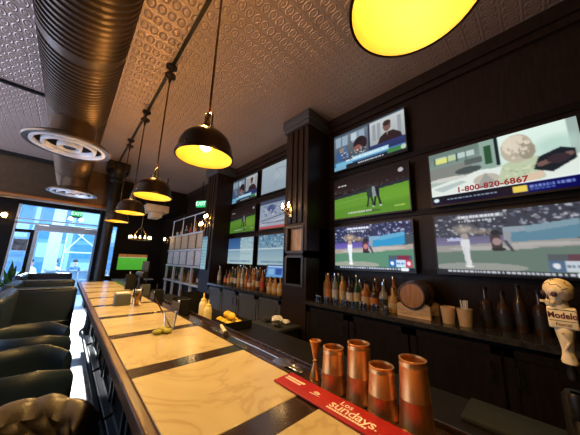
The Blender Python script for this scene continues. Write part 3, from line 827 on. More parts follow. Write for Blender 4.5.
def bar_spoon(p, q, label):
    s = thing('bar_spoon', label, 'bar spoon', p)
    d = Vector(q) - Vector(p)
    MB().tube([(0, 0, .004), d * .5 + Vector((0, 0, .006)), d], .003, 8).build('shaft', M['steel'], s)
    MB().ball((0, 0, .006), .02, 2, (.75, 1.3, .3)).build('bowl', M['steel'], s)
bar_spoon((.80, .80, 1.052), (.785, 1.32, 1.062), 'long steel bar spoon lying in the drip rail')
st = thing('cocktail_strainer', 'steel cocktail strainer lying in the drip rail near the red mat', 'strainer', (.775, .86, 1.051))
pts = [(math.cos(a) * .04, math.sin(a) * .04, .008) for a in np.linspace(0, 2 * PI, 24, endpoint=False)]
MB().tube(pts, .0045, 6, True).build('spring', M['steel'], st)
MB().lathe([(0, .010), (.038, .010), (.038, .012), (0, .012)], 24).build('plate', M['steel'], st)
MB().box(-.011, .011, -.13, -.036, .008, .013, .002, 1).build('handle', M['steel'], st)
pk = thing('bottle_opener', 'steel bottle opener lying on the drip rail end of the spoon', 'bottle opener', (.785, 1.46, 1.051))
MB().box(-.02, .02, -.09, .09, .0, .012, .004, 2).build('blade', M['steel'], pk)
MB().lathe([(.012, 0), (.022, 0), (.022, .012), (.012, .012)], 20, (0, .10, .002)).build('ring', M['steel'], pk)
hp = thing('muddler', 'pale muddler lying across the drip rail beside the opener', 'muddler', (.79, 1.42, 1.066))
MB().tube([(-.03, -.07, .013), (.03, .10, .013)], [.013, .009], 10).build('stick', M['cream_plastic'], hp)
MB().tube([(-.037, -.09, .013), (-.03, -.07, .013)], [.015, .014], 10).build('head', M['steel'], hp)

# ------------------------------------------------------------------ beer tap with skull handle
tt = thing('beer_tower', 'black beer tap tower standing on the underbar station', 'tap tower', (1.16, -.05, .90))
MB().lathe([(0, 0), (.06, 0), (.06, .012), (.034, .02), (.03, .04), (.03, .235), (.02, .25), (0, .25)], 24, (0, .03, 0)).tube([(-.02, .03, .20), (-.095, .03, .20)], .017, 12).build('column', M['matt_black'], tt)
MB().tube([(-.06, .03, .20), (-.10, .03, .20), (-.125, .03, .16), (-.13, .03, .12)], .012, 10).build('faucet', M['matt_black'], tt)
MB().lathe([(.014, .0), (.018, .05), (.012, .06)], 14, (-.095, .03, .215)).build('tap_collar', M['black_metal'], tt)
hd = thing('tap_handle', 'cream sugar skull beer tap handle with lettered plaque', 'tap handle', (1.068, -.020, 1.205))
hd.scale = (.84, .76, .90)
MB().lathe([(0, 0), (.011, 0), (.015, .015), (.011, .04), (.014, .045), (.014, .055), (0, .055)], 16).build('ferrule', M['black_plastic'], hd)
m = MB().lathe([(0, .048), (.021, .048), (.0225, .055), (.018, .068), (.0155, .085), (.019, .108), (.024, .130), (.026, .146), (.022, .155), (0, .155)], 24)
m.tube([(-.017, -.006, .07), (-.018, .006, .09), (-.022, -.006, .112), (-.025, .008, .14)], .004, 6)
m.build('grip', M['bone'], hd)
m = MB().box(-.024, .022, -.038, .038, .150, .215, .006, 3); pl = m.build('plaque', M['plaque'], hd)
def tw(x, y, z, lean=0): # upright text facing -x
    return Matrix(((0, 0, -1, x), (-1, 0, 0, y), (0, 1, 0, z), (0, 0, 0, 1)))
MB().text('Modelo', .0245, tw(-.0246, 0, .190), .0004, 1, .0007).build('lettering', M['navy_ink'], pl)
m = MB().text('Especial', .0125, tw(-.0246, 0, .164), .0004); m.box(-.0249, -.0242, -.034, .034, .174, .1752).box(-.0249, -.0242, -.034, .034, .2065, .208); m.build('lettering', M['brass'], pl)
# skull, turned a little towards picture left
sk = MB()
sk.ball((.004, 0, .268), .043, 4, (1.08, .93, .86))
sk.ball((-.010, .004, .238), .028, 3, (.95, .9, .85))
sk.ball((-.022, .012, .226), .019, 3, (.9, .9, .8))
sk.lathe([(.020, .205), (.026, .213), (.020, .232)], 20)
sko = sk.build('skull', M['bone'], hd, 80); sko.rotation_euler = (0, 0, -.65)
m = MB()
for yy in (.022, -.012): m.ball((-.036, yy, .256), .0105, 2, (.55, 1, .95))
m.ball((-.041, .006, .243), .0055, 2, (.5, .8, 1.2))
m.build('eye_socket', M['ink'], sko)
m = MB()
for q in range(7): m.box(-.0415, -.036, .030 - q * .0068, .0350 - q * .0068, .226, .234, .001, 1)
m.build('teeth', M['plaque'], sko)
m = MB()
def on_skull(a, e, k=1.01): return (.004 + .0464 * math.cos(e) * -math.cos(a) * k, .040 * math.cos(e) * math.sin(a) * k, .268 + .037 * math.sin(e) * k)
for seq in ([(-.9, .2), (-.6, .5), (-.2, .45), (.1, .7), (.5, .45), (.8, .6), (1.1, .2)], [(-1.0, -.1), (-.7, -.25), (-.95, .1), (-1.3, .2)], [(-.1, .9), (.2, 1.0), (.0, 1.2), (-.3, 1.0)], [(1.0, .0), (1.3, .2), (1.5, -.1), (1.2, -.3)], [(-1.5, .4), (-1.2, .6), (-1.4, .8)]):
    m.tube([on_skull(a, e) for a, e in seq], .0012, 5)
m.build('painted_scrolls', M['ink'], sko)
tag(MB().box(1.25, 1.45, -.30, .30, .9005, .922, .006, 2).build('ice_bin_cover', mat('dull_cover', (.022, .023, .022), .55, spec=.2)), 'dull grey flat cover on the dark underbar station in the lower right', 'bin cover')

# ------------------------------------------------------------------ things on the bar
lc = thing('plastic_cup', 'clear plastic cup with a stirring straw beside the squeezed limes on the marble', 'cup', (.535, 1.66, 1.071))
MB().lathe([(0, 0), (.032, 0), (.042, .10), (.043, .10), (.0405, .099), (.031, .003), (0, .003)], 28).build('cup', M['clear'], lc)
MB().tube([(.01, -.015, .005), (-.085, .07, .19)], .0042, 8).build('straw', mat('straw_dark', (.06, .03, .02), .4), lc)
for i, (x, y, s, r) in enumerate(((.480, 1.60, .026, .3), (.446, 1.578, .020, 1.2), (.503, 1.568, .020, 2.1))):
    o = MB().ball((0, 0, 0), s, 3, (1, 1.25, .72)); 
    ob = o.build('lime_wedge', M['lime'], None, 60, (x, y, 1.071 + s * .70)); ob.rotation_euler = (0, 0, r)
    tag(ob, ['largest squeezed lime wedge beside the plastic cup', 'small lime wedge at the left of the squeezed limes', 'small lime wedge nearest the viewer beside the plastic cup'][i], 'lime', 'squeezed limes by the cup')
nd = thing('napkin_dispenser', 'grey metal napkin box standing on the marble by the amber beer', 'napkin box', (.44, 2.74, 1.071))
MB().box(-.06, .06, -.06, .06, 0, .10, .006, 2).build('box', M['grey_sheet'], nd)
MB().box(-.05, .05, -.045, .045, .10, .112, .003, 1).build('napkins', M['paper'], nd)
gb = thing('beer_glass', 'tall glass of amber beer on the marble panels, mid bar', 'beer glass', (.535, 2.62, 1.071))
MB().lathe([(0, 0), (.030, 0), (.042, .15), (.0425, .15), (.040, .149), (.029, .008), (0, .008)], 28).build('glass', M['glass'], gb)
MB().lathe([(0, .009), (.0285, .009), (.0365, .115), (0, .115)], 28).build('beer', M['beer'], gb)
MB().lathe([(0, .1155), (.0365, .1155), (.0385, .14), (0, .14)], 28).build('foam', M['paper'], gb)
def caddy(x, y, z, w, d, h, label, m='black_plastic', paper=True, name='bar_caddy'):
    c = thing(name, label, 'caddy', (x, y, z), group=None)
    MB().box(-w / 2, w / 2, -d / 2, d / 2, 0, .004).box(-w / 2, w / 2, -d / 2, -d / 2 + .006, 0, h).box(-w / 2, w / 2, d / 2 - .006, d / 2, 0, h).box(-w / 2, -w / 2 + .006, -d / 2, d / 2, 0, h * .8).box(w / 2 - .006, w / 2, -d / 2, d / 2, 0, h).box(-w / 2, w / 2, -.003, .003, 0, h).build('box', M[m], c)
    if paper:
        MB().box(-w / 2 + .012, w / 2 - .012, -d / 2 + .01, -.01, .004, h * .9).build('napkins', M['paper'], c)
        MB().tube([(0, d * .2, .01), (.01, d * .3, h * 1.5)], .003, 6).tube([(.02, d * .2, .01), (.0, d * .25, h * 1.45)], .003, 6).build('straws', M['dark_plastic'], c)
    return c
caddy(.7775, 2.17, 1.0508, .09, .20, .125, 'black napkin caddy on the drip rail, nearest the squeeze bottles')
caddy(.7775, 2.92, 1.0508, .09, .16, .12, 'black caddy on the drip rail, second beyond the squeeze bottles')
caddy(.72, 4.05, 1.0705, .13, .10, .20, 'tall black menu box standing on the far marble', paper=False)
caddy(.7775, 3.45, 1.0508, .09, .13, .13, 'grey straw caddy on the drip rail by the tap fountain', 'grey_sheet')
caddy(1.12, 2.72, .90, .20, .26, .24, 'deep black bottle caddy on the underbar station', paper=False)
def squeeze(x, y, h, label):
    s = thing('squeeze_bottle', label, 'squeeze bottle', (x, y, .90), group='cream squeeze bottles')
    MB().lathe([(0, 0), (.036, 0), (.038, .01), (.038, h * .62), (.030, h * .72), (.022, h * .75), (0, h * .75)], 24).build('body', M['cream_plastic'], s)
    MB().lathe([(.025, h * .72), (.026, h * .80), (.010, h * .83), (.005, h), (0, h)], 20).build('nozzle', M['yellow_tip'], s)
squeeze(1.045, 2.325, .285, 'cream squeeze bottle, taller and farther of the pair')
squeeze(1.05, 2.225, .235, 'cream squeeze bottle, shorter and nearer of the pair')
gt = thing('garnish_tray', 'black garnish tray of lemons on the underbar station', 'tray', (1.22, 2.10, .90))
MB().box(-.13, .13, -.17, .17, 0, .005).box(-.13, .13, -.17, -.162, 0, .07).box(-.13, .13, .162, .17, 0, .07).box(-.13, -.122, -.17, .17, 0, .07).box(.122, .13, -.17, .17, 0, .07).build('tray', M['black_plastic'], gt)
lp = [(-.07, -.10, .045), (.03, -.11, .045), (-.06, .0, .045), (.05, -.01, .045), (-.05, .10, .045), (.06, .10, .045), (-.01, -.05, .10), (.0, .05, .10)]
ll = ['near left corner', 'near right corner', 'middle of its left side', 'middle of its right side', 'far left corner', 'far right corner', 'near top of the heap', 'far top of the heap']
for (x, y, z), l in zip(lp, ll):
    o = MB().lathe([(0, -.048), (.008, -.044), (.026, -.028), (.034, 0), (.026, .028), (.008, .042), (0, .047)], 18, (0, 0, 0), 'Y').build('lemon', M['lemon'], None, 60, (1.22 + x, 2.10 + y, .90 + z - .005))
    o.rotation_euler = (.2, .3, random.uniform(0, 3))
    tag(o, f'yellow lemon in the garnish tray, {l}', 'lemon', 'lemons in the garnish tray')
# tap fountain further along the bar
ft = thing('beer_tower', 'dark multi tap beer fountain beyond the caddies on the drip rail', 'tap tower', (.778, 3.75, 1.0508))
MB().lathe([(0, 0), (.042, 0), (.038, .03), (.032, .05), (.032, .24), (0, .24)], 18).tube([(0, -.20, .24), (0, .20, .24)], .036, 14).build('column', M['black_metal'], ft)
for q in (-.14, -.05, .05, .14):
    MB().lathe([(0, 0), (.010, 0), (.017, .07), (.013, .14), (0, .145)], 12, (.035, q, .272)).build('handle', M['dark_plastic'], ft)
gl = thing('green_bottle', 'small green bottle standing on the far end of the drip rail', 'bottle', (.79, 4.55, 1.0508))
MB().lathe([(0, 0), (.032, 0), (.034, .12), (.014, .17), (.013, .23), (0, .23)], 18).build('glass', mat('green_glass', (.05, .30, .06), .1, trans=.5), gl)
MB().lathe([(.0131, .205), (.0145, .205), (.0145, .235), (0, .235)], 14).build('cap', M['brass'], gl)

# ------------------------------------------------------------------ bottles
GL = dict(amber=mat('amber_glass', (.42, .16, .03), .08, trans=.35), clear=mat('pale_glass', (.55, .55, .50), .06, trans=.6), dark=mat('brown_glass', (.05, .025, .012), .08, trans=.1),
          green=mat('deep_green_glass', (.03, .08, .03), .08, trans=.2), gold=mat('gold_glass', (.62, .36, .09), .08, trans=.35))
LB = dict(cream=mat('cream_label', (.42, .32, .19), .6), white=mat('white_label', (.48, .46, .42), .6), red=mat('red_label', (.35, .03, .03), .6), black=mat('black_label', (.02, .02, .02), .5), orange=mat('orange_label', (.42, .15, .03), .6))
PROF = {'slim': [(0, 0), (.034, 0), (.036, .006), (.036, .185), (.028, .215), (.015, .24), (.0135, .305), (.0155, .307), (.0155, .315), (0, .315)],
        'round': [(0, 0), (.042, 0), (.045, .008), (.045, .13), (.036, .165), (.016, .19), (.0145, .245), (.017, .247), (.017, .256), (0, .256)],
        'short': [(0, 0), (.044, 0), (.048, .01), (.05, .10), (.040, .14), (.018, .155), (.016, .20), (.019, .202), (.019, .212), (0, .212)],
        'flat': [(0, 0), (.038, 0), (.040, .008), (.040, .165), (.036, .18), (.015, .20), (.014, .27), (.016, .272), (.016, .28), (0, .28)]}
LBL = {'slim': (.0365, .05, .14), 'round': (.0455, .03, .11), 'short': (.0495, .03, .085), 'flat': (.0405, .04, .13)}
CAPZ = {'slim': (.30, .325), 'round': (.24, .27), 'short': (.196, .226), 'flat': (.266, .292)}
BP = {}
def bottle_proto(shape, g, l, capm):
    key = (shape, g, l, capm)
    if key in BP: return BP[key], False
    b = thing('liquor_bottle', 'x', 'bottle', (0, 0, 0))
    MB().lathe(PROF[shape], 20).build('glass', GL[g], b)
    r, a, c = LBL[shape]
    MB().lathe([(r, a), (r + .0006, a), (r + .0006, c), (r, c)], 20).build('paper_label', LB[l], b)
    a, c = CAPZ[shape]
    MB().lathe([(.0165, a), (.0175, a), (.0175, c), (0, c)], 14).build('cap', M[capm], b)
    BP[key] = b; return b, True
SW = {'slim': 'slim', 'round': 'round shouldered', 'short': 'squat', 'flat': 'straight sided'}
def put_bottle(loc, shape, g, l, capm, label, group):
    p, new = bottle_proto(shape, g, l, capm)
    b = p if new else dup(p, loc, random.uniform(0, 6))
    b.location = loc; b['label'] = label; b['group'] = group
kinds = [('slim', 'gold', 'cream', 'black_metal'), ('flat', 'dark', 'cream', 'brass'), ('round', 'amber', 'cream', 'black_metal'), ('slim', 'amber', 'orange', 'brass'), ('short', 'gold', 'cream', 'brass'),
         ('flat', 'dark', 'white', 'black_metal'), ('slim', 'amber', 'cream', 'brass'), ('round', 'dark', 'orange', 'black_metal'), ('slim', 'clear', 'white', 'steel'), ('flat', 'amber', 'red', 'brass'), ('slim', 'green', 'cream', 'brass'), ('short', 'amber', 'white', 'black_metal'),
         ('round', 'clear', 'black', 'steel')]
ZC = 1.071
# near bay: back row then front row
def bottle_row(ys, x, z, side, group, off):
    n = len(ys)
    for i, y in enumerate(ys):
        k = kinds[(i * 5 + off) % len(kinds)]
        put_bottle((x + random.uniform(-.006, .006), y, z), *k, f'{SW[k[0]]} {k[1]} bottle with {k[2]} label, {ordn(i)} {side}', group)
bottle_row([1.91 - .094 * i for i in range(10)], 2.45, ZC, 'from the near pilaster in the back row', 'bottles under the bright baseball screen', 0)
bottle_row([1.80 - .097 * i for i in range(9)], 2.345, ZC, 'from the near pilaster in the front row', 'bottles under the bright baseball screen', 3)
# far bay: three rows on a stepped riser
rs = thing('bottle_riser', 'dark stepped bottle riser on the far back bar', 'riser', (0, 0, ZC))
MB().box(2.49, 2.59, 3.02, 4.30, 0, .035).box(2.38, 2.489, 3.02, 4.30, 0, .018).build('step', M['black_wood'], rs)
for z, x, n, sd, off in ((.0355, 2.54, 11, 'from right on the top riser step', 2), (.0185, 2.435, 11, 'from right on the lower riser step', 6), (0, 2.31, 11, 'from right before the riser', 9)):
    bottle_row([3.08 + (.114) * i + random.uniform(-.01, .01) for i in range(n)], x, ZC + z, sd, 'bottles on the far back bar', off)
put_bottle((2.30, 4.50, ZC), 'slim', 'clear', 'white', 'steel', 'lone pale slim bottle at the left end of the far back bar', 'bottles on the far back bar')
for i in range(3):
    put_bottle((2.22, 2.53 + .115 * i, ZC), 'short', 'gold', 'cream', 'brass', f'squat gold bottle beside the register tablet, {ordn(i)} from near pilaster', 'gold bottles by the register')
# register tablet
rt = thing('register_tablet', 'blue lit register tablet on a stand on the far back bar', 'tablet', (2.33, 2.80, ZC), .5)
MB().box(-.05, .09, -.09, .09, 0, .012, .004, 1).tube([(.03, 0, .01), (.03, 0, .27)], .014, 8).build('stand', M['black_plastic'], rt)
rx = Matrix.Translation((.01, 0, .30)) @ Matrix.Rotation(.25, 4, 'Y')
MB().box(.002, .022, -.15, .15, -.10, .10, .005, 2, mtx=rx).build('case', M['black_plastic'], rt)
o = screen_mesh('screen', pic_pos(), .27, .18, .75, rt); o.matrix_local = rx @ Matrix.Translation((-.0005, 0, 0))
# small upturned glasses in front of the near bottles
def shot_glass():
    g = thing('shot_glass', 'x', 'glass', (0, 0, 0), group='upturned glasses in a row beside the near pilaster')
    MB().lathe([(.028, 0), (.022, .062), (0, .064), (0, .056), (.0195, .055), (.026, 0)], 18).build('bowl', M['glass'], g)
    MB().lathe([(.0222, .056), (.0226, .060), (.0218, .0645), (0, .0645)], 18).build('foot', M['steel'], g)
    return g
sg = shot_glass()
for i in range(8):
    g = sg if i == 0 else dup(sg, (0, 0, 0))
    g.location = (2.215 if i % 2 else 2.26, 1.90 - .062 * i, ZC); g['label'] = f'small upturned glass, {ordn(i)} from the near pilaster in the front line'
for i in range(6):
    g = dup(sg, (2.205 + .04 * (i % 2), 1.36 - .07 * i if False else 1.38 - .065 * i, ZC)); g['label'] = f'small upturned glass, {ordn(i)} before the bottles left of the barrel'; g['group'] = 'upturned glasses left of the barrel'
# barrel
bl = thing('wooden_barrel', 'small wooden spirit barrel lying on its side on the near back bar', 'barrel', (2.22, .82, ZC + .185))
Rb = .118
pf = [(0, .03), (Rb * .86, .03)]
MB().lathe([(Rb * .86, .0), (Rb * .90, .0), (Rb * .98, .09), (Rb * 1.02, .17), (Rb * .98, .25), (Rb * .90, .34), (Rb * .86, .34)], 32, (0, 0, 0), 'X').build('staves', M['barrel_wood'], bl)
MB().lathe([(0, .012), (Rb * .87, .012), (Rb * .87, .02), (0, .02)], 32, (0, 0, 0), 'X').build('head', M['barrel_head'], bl)
MB().lathe([(0, .32), (Rb * .87, .32), (Rb * .87, .33), (0, .33)], 32, (0, 0, 0), 'X').build('head', M['barrel_wood'], bl)
for x0, x1, k0 in ((.004, .03, .915), (.075, .095, .985), (.245, .265, .985), (.31, .336, .915)):
    MB().lathe([(Rb * k0 - .004, x0), (Rb * k0 + .004, x0), (Rb * k0 + .006, x1), (Rb * k0 - .004, x1)], 32, (0, 0, 0), 'X').build('hoop', M['hoop'], bl)
cr_ = thing('barrel_cradle', 'pale wooden cradle under the small barrel', 'stand', (2.22, .82, ZC))
for x in (.03, .27):
    poly = [(-.135, 0), (.135, 0), (.135, .10), (.105, .115)] + [(Rb * 1.0 * math.sin(a), .185 - Rb * 1.0 * math.cos(a)) for a in np.linspace(.95, -.95, 11)] + [(-.105, .115), (-.135, .10)]
    MB().prism(poly, 0, .035, Matrix(((0, 0, 1, x), (1, 0, 0, 0), (0, 1, 0, 0), (0, 0, 0, 1)))).build('saddle', M['cradle_wood'], cr_)
MB().box(.05, .29, -.10, -.07, .01, .05).box(.05, .29, .07, .10, .01, .05).build('rail', M['cradle_wood'], cr_)
# plastic cups and tall straws right of the barrel
for i, (y, z) in enumerate(((.565, 0), (.455, 0))):
    c = thing('plastic_tub', ['amber lit plastic tub beside the barrel', 'amber lit plastic tub of straws, second right of the barrel'][i], 'tub', (2.28, y, ZC), group='plastic tubs right of the barrel')
    MB().lathe([(0, 0), (.040, 0), (.052, .125), (.053, .125), (.050, .124), (.038, .004), (0, .004)], 24).build('cup', mat('amber_lit_plastic', (.85, .62, .36), .2, trans=.5, ior=1.2), c)  # clear plastic; the orange light on it is put into the colour
    MB().lathe([(0, .005), (.038, .005), (.043, .07), (0, .07)], 24).build('filling', M['cream_plastic'], c)
    if i:
        m = MB()
        for q in range(5): m.tube([(-.02 + .01 * q, .012 * (q % 3) - .012, .072), (-.03 + .016 * q, .02 * (q % 3) - .02, .185)], .005, 6)
        m.build('straws', M['paper'], c)
for i, y in enumerate((.34, .24, .15, .05, -.06, -.17)):
    put_bottle((2.42, y, ZC), ('flat', 'round', 'slim')[i % 3], 'dark', 'black', 'black_metal', f'bottle darkened for shade under the dim baseball screen, {ordn(i)} right of the straw tub', 'dark bottles under the dim baseball screen')  # dark glass and black labels put the dimness there into the colour

# bin behind the bar
bn = thing('waste_bin', 'black bin heaped with crumpled napkins on the floor by the near pilaster', 'bin', (1.90, 2.24, 0))
MB().box(-.17, .17, -.24, .24, 0, .78, .03, 3).build('body', M['black_plastic'], bn)
MB().box(-.185, .185, -.255, .255, .76, .80, .012, 2).build('rim', M['dark_plastic'], bn)
for i, (x, y, s) in enumerate(((-.07, -.12, .05), (.05, .02, .06), (-.04, .12, .045), (.08, -.10, .04))):
    m = MB().ball((0, 0, 0), s, 3, (1, 1.3, .6))
    for v in m.bm.verts: v.co *= random.uniform(.8, 1.15)
    o = m.build('crumpled_napkin', M['paper'] if i % 2 else M['dark_plastic'], None, 20, (1.90 + x, 2.24 + y, .80 + s * .68))
    tag(o, ['dark crumpled wrapper at the near corner of the black bin', 'large white crumpled napkin on the black bin', 'dark crumpled wrapper at the far end of the black bin', 'small white crumpled napkin on the black bin'][i], 'napkin', 'rubbish heaped on the black bin')

# ------------------------------------------------------------------ pale lockers past the far pilaster
lk = thing('locker_cabinet', 'pale panelled bottle lockers on the right wall beyond the far pilaster', 'lockers', (2.34, 5.45, 0))
y0, y1 = 0.0, 2.72
MB().box(.02, .27, y0, y1, 1.33, 2.18).build('carcass', M['slate'], lk)
m = MB()
for z in (1.31, 1.74, 2.17): m.box(-.012, .02, y0 - .03, y1 + .03, z, z + .045)
m.build('shelf_edge', M['pale_panel'], lk)
n = 5; wd = (y1 - y0) / n
for r, (za, zb) in enumerate(((1.37, 1.73), (1.80, 2.16))):
    for k in range(n):
        a, b_ = y0 + wd * k + .05, y0 + wd * (k + 1) - .05
        d = MB().box(0, .02, a, b_, za, zb, .003, 1).box(-.008, 0, a + .04, b_ - .04, za + .03, zb - .03).build('door', M['pale_panel'] if r == 0 else M['tan_panel'], lk)
        MB().ball((-.02, a + .03, za + .18), .010, 1).build('knob', M['brass'], d)
for k in range(5):
    y = y0 + (y1 - y0) * k / 4
    MB().box(.0, .05, y - .03, y + .03, 0, 1.31).build('leg', M['pale_panel'], lk)
MB().box(-.05, .27, y0, y1, .88, .92).build('shelf', M['pale_panel'], lk)
m = MB()
for k in range(4):
    y = y0 + .05 + (y1 - y0 - .1) * k / 3
    m.tube([(.06, y, 2.21), (.06, y, 2.72)], .014, 8)
m.tube([(.06, y0, 2.72), (.06, y1, 2.72)], .016, 8)
m.build('top_rail', M['white_metal'], lk)
for i in range(7):
    k = kinds[(i * 3) % len(kinds)]
    put_bottle((2.44, 5.62 + .36 * i, 2.216), *k, f'{SW[k[0]]} {k[1]} bottle atop the pale lockers, {ordn(i)} from far pilaster', 'bottles on top of the lockers')
for i in range(8):
    k = kinds[(i * 4 + 1) % len(kinds)]
    put_bottle((2.46, 5.60 + .32 * i, .9205), *k, f'{SW[k[0]]} {k[1]} bottle on the shelf under the lockers, {ordn(i)} from far pilaster', 'bottles under the lockers')
# air conditioner and chandelier near the end wall
ac = thing('air_conditioner', 'tan ceiling air conditioner above the ring chandelier', 'air conditioner', (1.45, 6.55, 2.50))
MB().box(-.25, .25, -.28, .28, .13, .30, .02, 2).build('housing', M['tan_panel'], ac)
MB().box(-.10, .12, -.22, .22, .0, .13, .01, 2).build('grille', M['tan_panel'], ac)
MB().tube([(-.2, 0, .3), (-.2, 0, 1.1)], .012, 6).tube([(.2, 0, .3), (.2, 0, 1.1)], .012, 6).build('hanger', M['black_metal'], ac)
ch = thing('ring_chandelier', 'ring chandelier of candle bulbs hanging beyond the bar', 'chandelier', (1.31, 7.05, 1.98))
pts = [(.24 * math.cos(a), .24 * math.sin(a), 0) for a in np.linspace(0, 2 * PI, 32, endpoint=False)]
MB().tube(pts, .018, 8, True).build('ring', M['brass'], ch)
m = MB()
for k in range(3):
    a = 2 * PI * k / 3 + .4; m.tube([(.24 * math.cos(a), .24 * math.sin(a), 0), (0, 0, .34)], .006, 6)
m.tube([(0, 0, .34), (0, 0, 1.62)], .008, 6); m.build('chain', M['brass'], ch)
for k in range(14):
    a = 2 * PI * k / 14
    MB().lathe([(0, .015), (.014, .018), (.017, .05), (.008, .085), (0, .09)], 10, (.24 * math.cos(a), .24 * math.sin(a), 0)).build('bulb', M['ring_candle'], ch)
cr2 = thing('side_cabinet', 'low dark cabinet with pale top beneath the green field television', 'cabinet', (1.72, 9.7, 0))
MB().box(-.5, .6, -.25, .28, 0, .78).build('body', M['black_wood'], cr2)
MB().box(-.52, .62, -.27, .28, .78, .81).build('top', M['pale_panel'], cr2)

# exit signs
def exit_sign(loc, rz, s, label, lamps_=True, hang=0):
    e = thing('exit_sign', label, 'exit sign', loc, rz, 'green exit signs')
    MB().box(-.03, .03, -.17 * s, .17 * s, -.10 * s, .10 * s, .008, 1).build('case', M['exit_case'], e)
    MB().text('EXIT', .17 * s, tw(-.032, 0, 0), .002).build('lettering', M['exit_letter'], e)
    if lamps_:
        for q in (-1, 1):
            MB().lathe([(0, -.05), (.05, -.05), (.045, .0), (.02, .03), (0, .03)], 14, (-.03, q * .10, -.19 * s)).build('lamp_head', M['lamp_white'], e)
        MB().box(-.02, .02, -.12, .12, -.16 * s, -.10 * s).build('battery_box', M['black_plastic'], e)
    if hang: MB().tube([(0, 0, .1 * s), (0, 0, hang)], .012, 6).build('stem', M['black_metal'], e)
    return e
exit_sign((.03, 7.9, 2.55), PI / 2, .62, 'green exit sign with emergency lamps over the bright entrance', True, 1.04)
exit_sign((2.40, 6.05, 2.97), .55, .85, 'green exit sign high above the pale lockers', False, .62)
# sconce at far left
ls = thing('wall_sconce', 'lit wall lamp on the dark shopfront wall at the far left', 'wall lamp', (-1.41, 9.96, 2.56))
MB().box(-.06, .06, 0, .04, -.10, .12, .01, 1).build('backplate', M['brass'], ls)
MB().ball((0, -.05, 0), .06, 2).build('globe', M['candle'], ls)
# framed print hung in the side glass
fp = thing('picture_frame', 'framed print hanging in the narrow side glass', 'picture', (-1.0, 9.99, 1.78))
MB().box(-.13, .13, .0, .02, -.15, .15).build('print', M['art'], fp)
MB().box(-.145, -.13, -.01, .025, -.165, .165).box(.13, .145, -.01, .025, -.165, .165).box(-.145, .145, -.01, .025, .15, .165).box(-.145, .145, -.01, .025, -.165, -.15).build('frame', M['white_metal'], fp)
# potted plant by the side glass
pp = thing('potted_plant', 'bushy potted plant in front of the narrow side glass', 'plant', (-.98, 9.6, 0))
MB().lathe([(0, 0), (.13, 0), (.17, .4), (.155, .4), (.15, .36), (0, .36)], 20).build('pot', M['pot'], pp)
m = MB()
for k in range(90):
    a, e = random.uniform(0, 2 * PI), random.uniform(.1, 1.3); L_ = random.uniform(.25, .8)
    p0 = Vector((0, 0, .36 + random.uniform(0, .3))); d = Vector((math.cos(a) * math.cos(e) * .45, math.sin(a) * math.cos(e) * .45, math.sin(e)))
    p1 = p0 + d * L_; sd = d.cross(Vector((0, 0, 1))).normalized() * .05; md_ = p0 + d * L_ * .6 + Vector((0, 0, .03))
    v = [m.bm.verts.new(q) for q in (p0, md_ + sd, p1, md_ - sd)]; m.bm.faces.new(v)
m.build('foliage', M['plant'], pp)

# ------------------------------------------------------------------ seating
def booth(y, xl, xr, label, zt=1.11):
    b = thing('booth_seat', label, 'booth seat', (0, y, 0), group='high backed booths left of the bar')
    MB().box(xl, xr, 0, .13, .0, zt, .05, 4).build('backrest', M['blue_leather'], b)
    MB().box(xl - .06, xl + .08, -.95, .12, .0, zt, .05, 4).build('side_wing', M['blue_leather'], b)
    MB().box(xl + .08, xr - .02, -.62, .0, .10, .50, .04, 3).build('seat', M['blue_leather'], b)
    MB().tube([(xl + .05, -.004, .70), (xr - .03, -.004, .70)], .006, 6).build('piping', M['piping'], b)
    MB().tube([(xl + .05, .0, zt - .012), (xr - .05, .0, zt - .012)], .006, 6).build('piping', M['piping'], b)
    MB().box(xl, xr, -.5, .10, 0, .10).build('plinth', M['black_wood'], b)
booth(4.25, -.42, .175, 'dark high backed booth nearest the viewer, beside the bar')
booth(5.62, -.50, .178, 'dark high backed booth, second from the viewer')
booth(7.75, -.62, .17, 'dark high backed booth closest to the bright entrance')
# tufted tub stool
ts = thing('bar_stool', 'tufted brown leather tub bar stool at the lower left beside the bar', 'bar stool', (-.050, 1.25, 0), 0, 'tub bar stools along the bar')
def tub(r0, th, z0, z1, a0, a1, na=96, nz=26, amp=1.0):
    bm = bmesh.new()
    def tuft(a, z):
        u = (a - a0) / (a1 - a0) * 13; v = (z - z0) / (z1 - z0) * 3.4
        d1 = abs(math.sin(PI * (u + v) / 1)); d2 = abs(math.sin(PI * (u - v) / 1))
        return .030 * amp * (min(d1, d2) ** .5)
    rows_ = []
    prof_ = []
    for k in range(nz + 1):
        prof_.append(('i', z0 + (z1 - z0) * k / nz))
    for k in range(1, 8):
        prof_.append(('t', k / 8))
    for k in range(nz, -1, -1): prof_.append(('o', z0 + (z1 - z0) * k / nz))
    for i in range(na + 1):
        a = a0 + (a1 - a0) * i / na; row = []
        for kind, q in prof_:
            if kind == 'i': r, z = r0 - tuft(a, q), q
            elif kind == 'o': r, z = r0 + th + tuft(a, q) * .8, q
            else:
                s_ = .030 * amp * abs(math.sin(PI * (a - a0) / (a1 - a0) * 13)) ** .5
                r = r0 - s_ * (1 - q) + (th + s_ * .8) * q + 0; z = z1 + .045 * math.sin(PI * q) + s_ * .4 * math.sin(PI * q)
            e = min(i, na - i) / na
            z = z - (.05 * (1 - min(1, e / .12))) if kind != 'o' or q > z0 + .1 else z
            row.append(bm.verts.new((r * math.cos(a), r * math.sin(a), z)))
        rows_.append(row)
    for i in range(na):
        for k in range(len(prof_) - 1):
            bm.faces.new((rows_[i][k], rows_[i + 1][k], rows_[i + 1][k + 1], rows_[i][k + 1]))
    bm.faces.new(rows_[0]); bm.faces.new(rows_[-1][::-1])
    bmesh.ops.recalc_face_normals(bm, faces=bm.faces)
    return bm
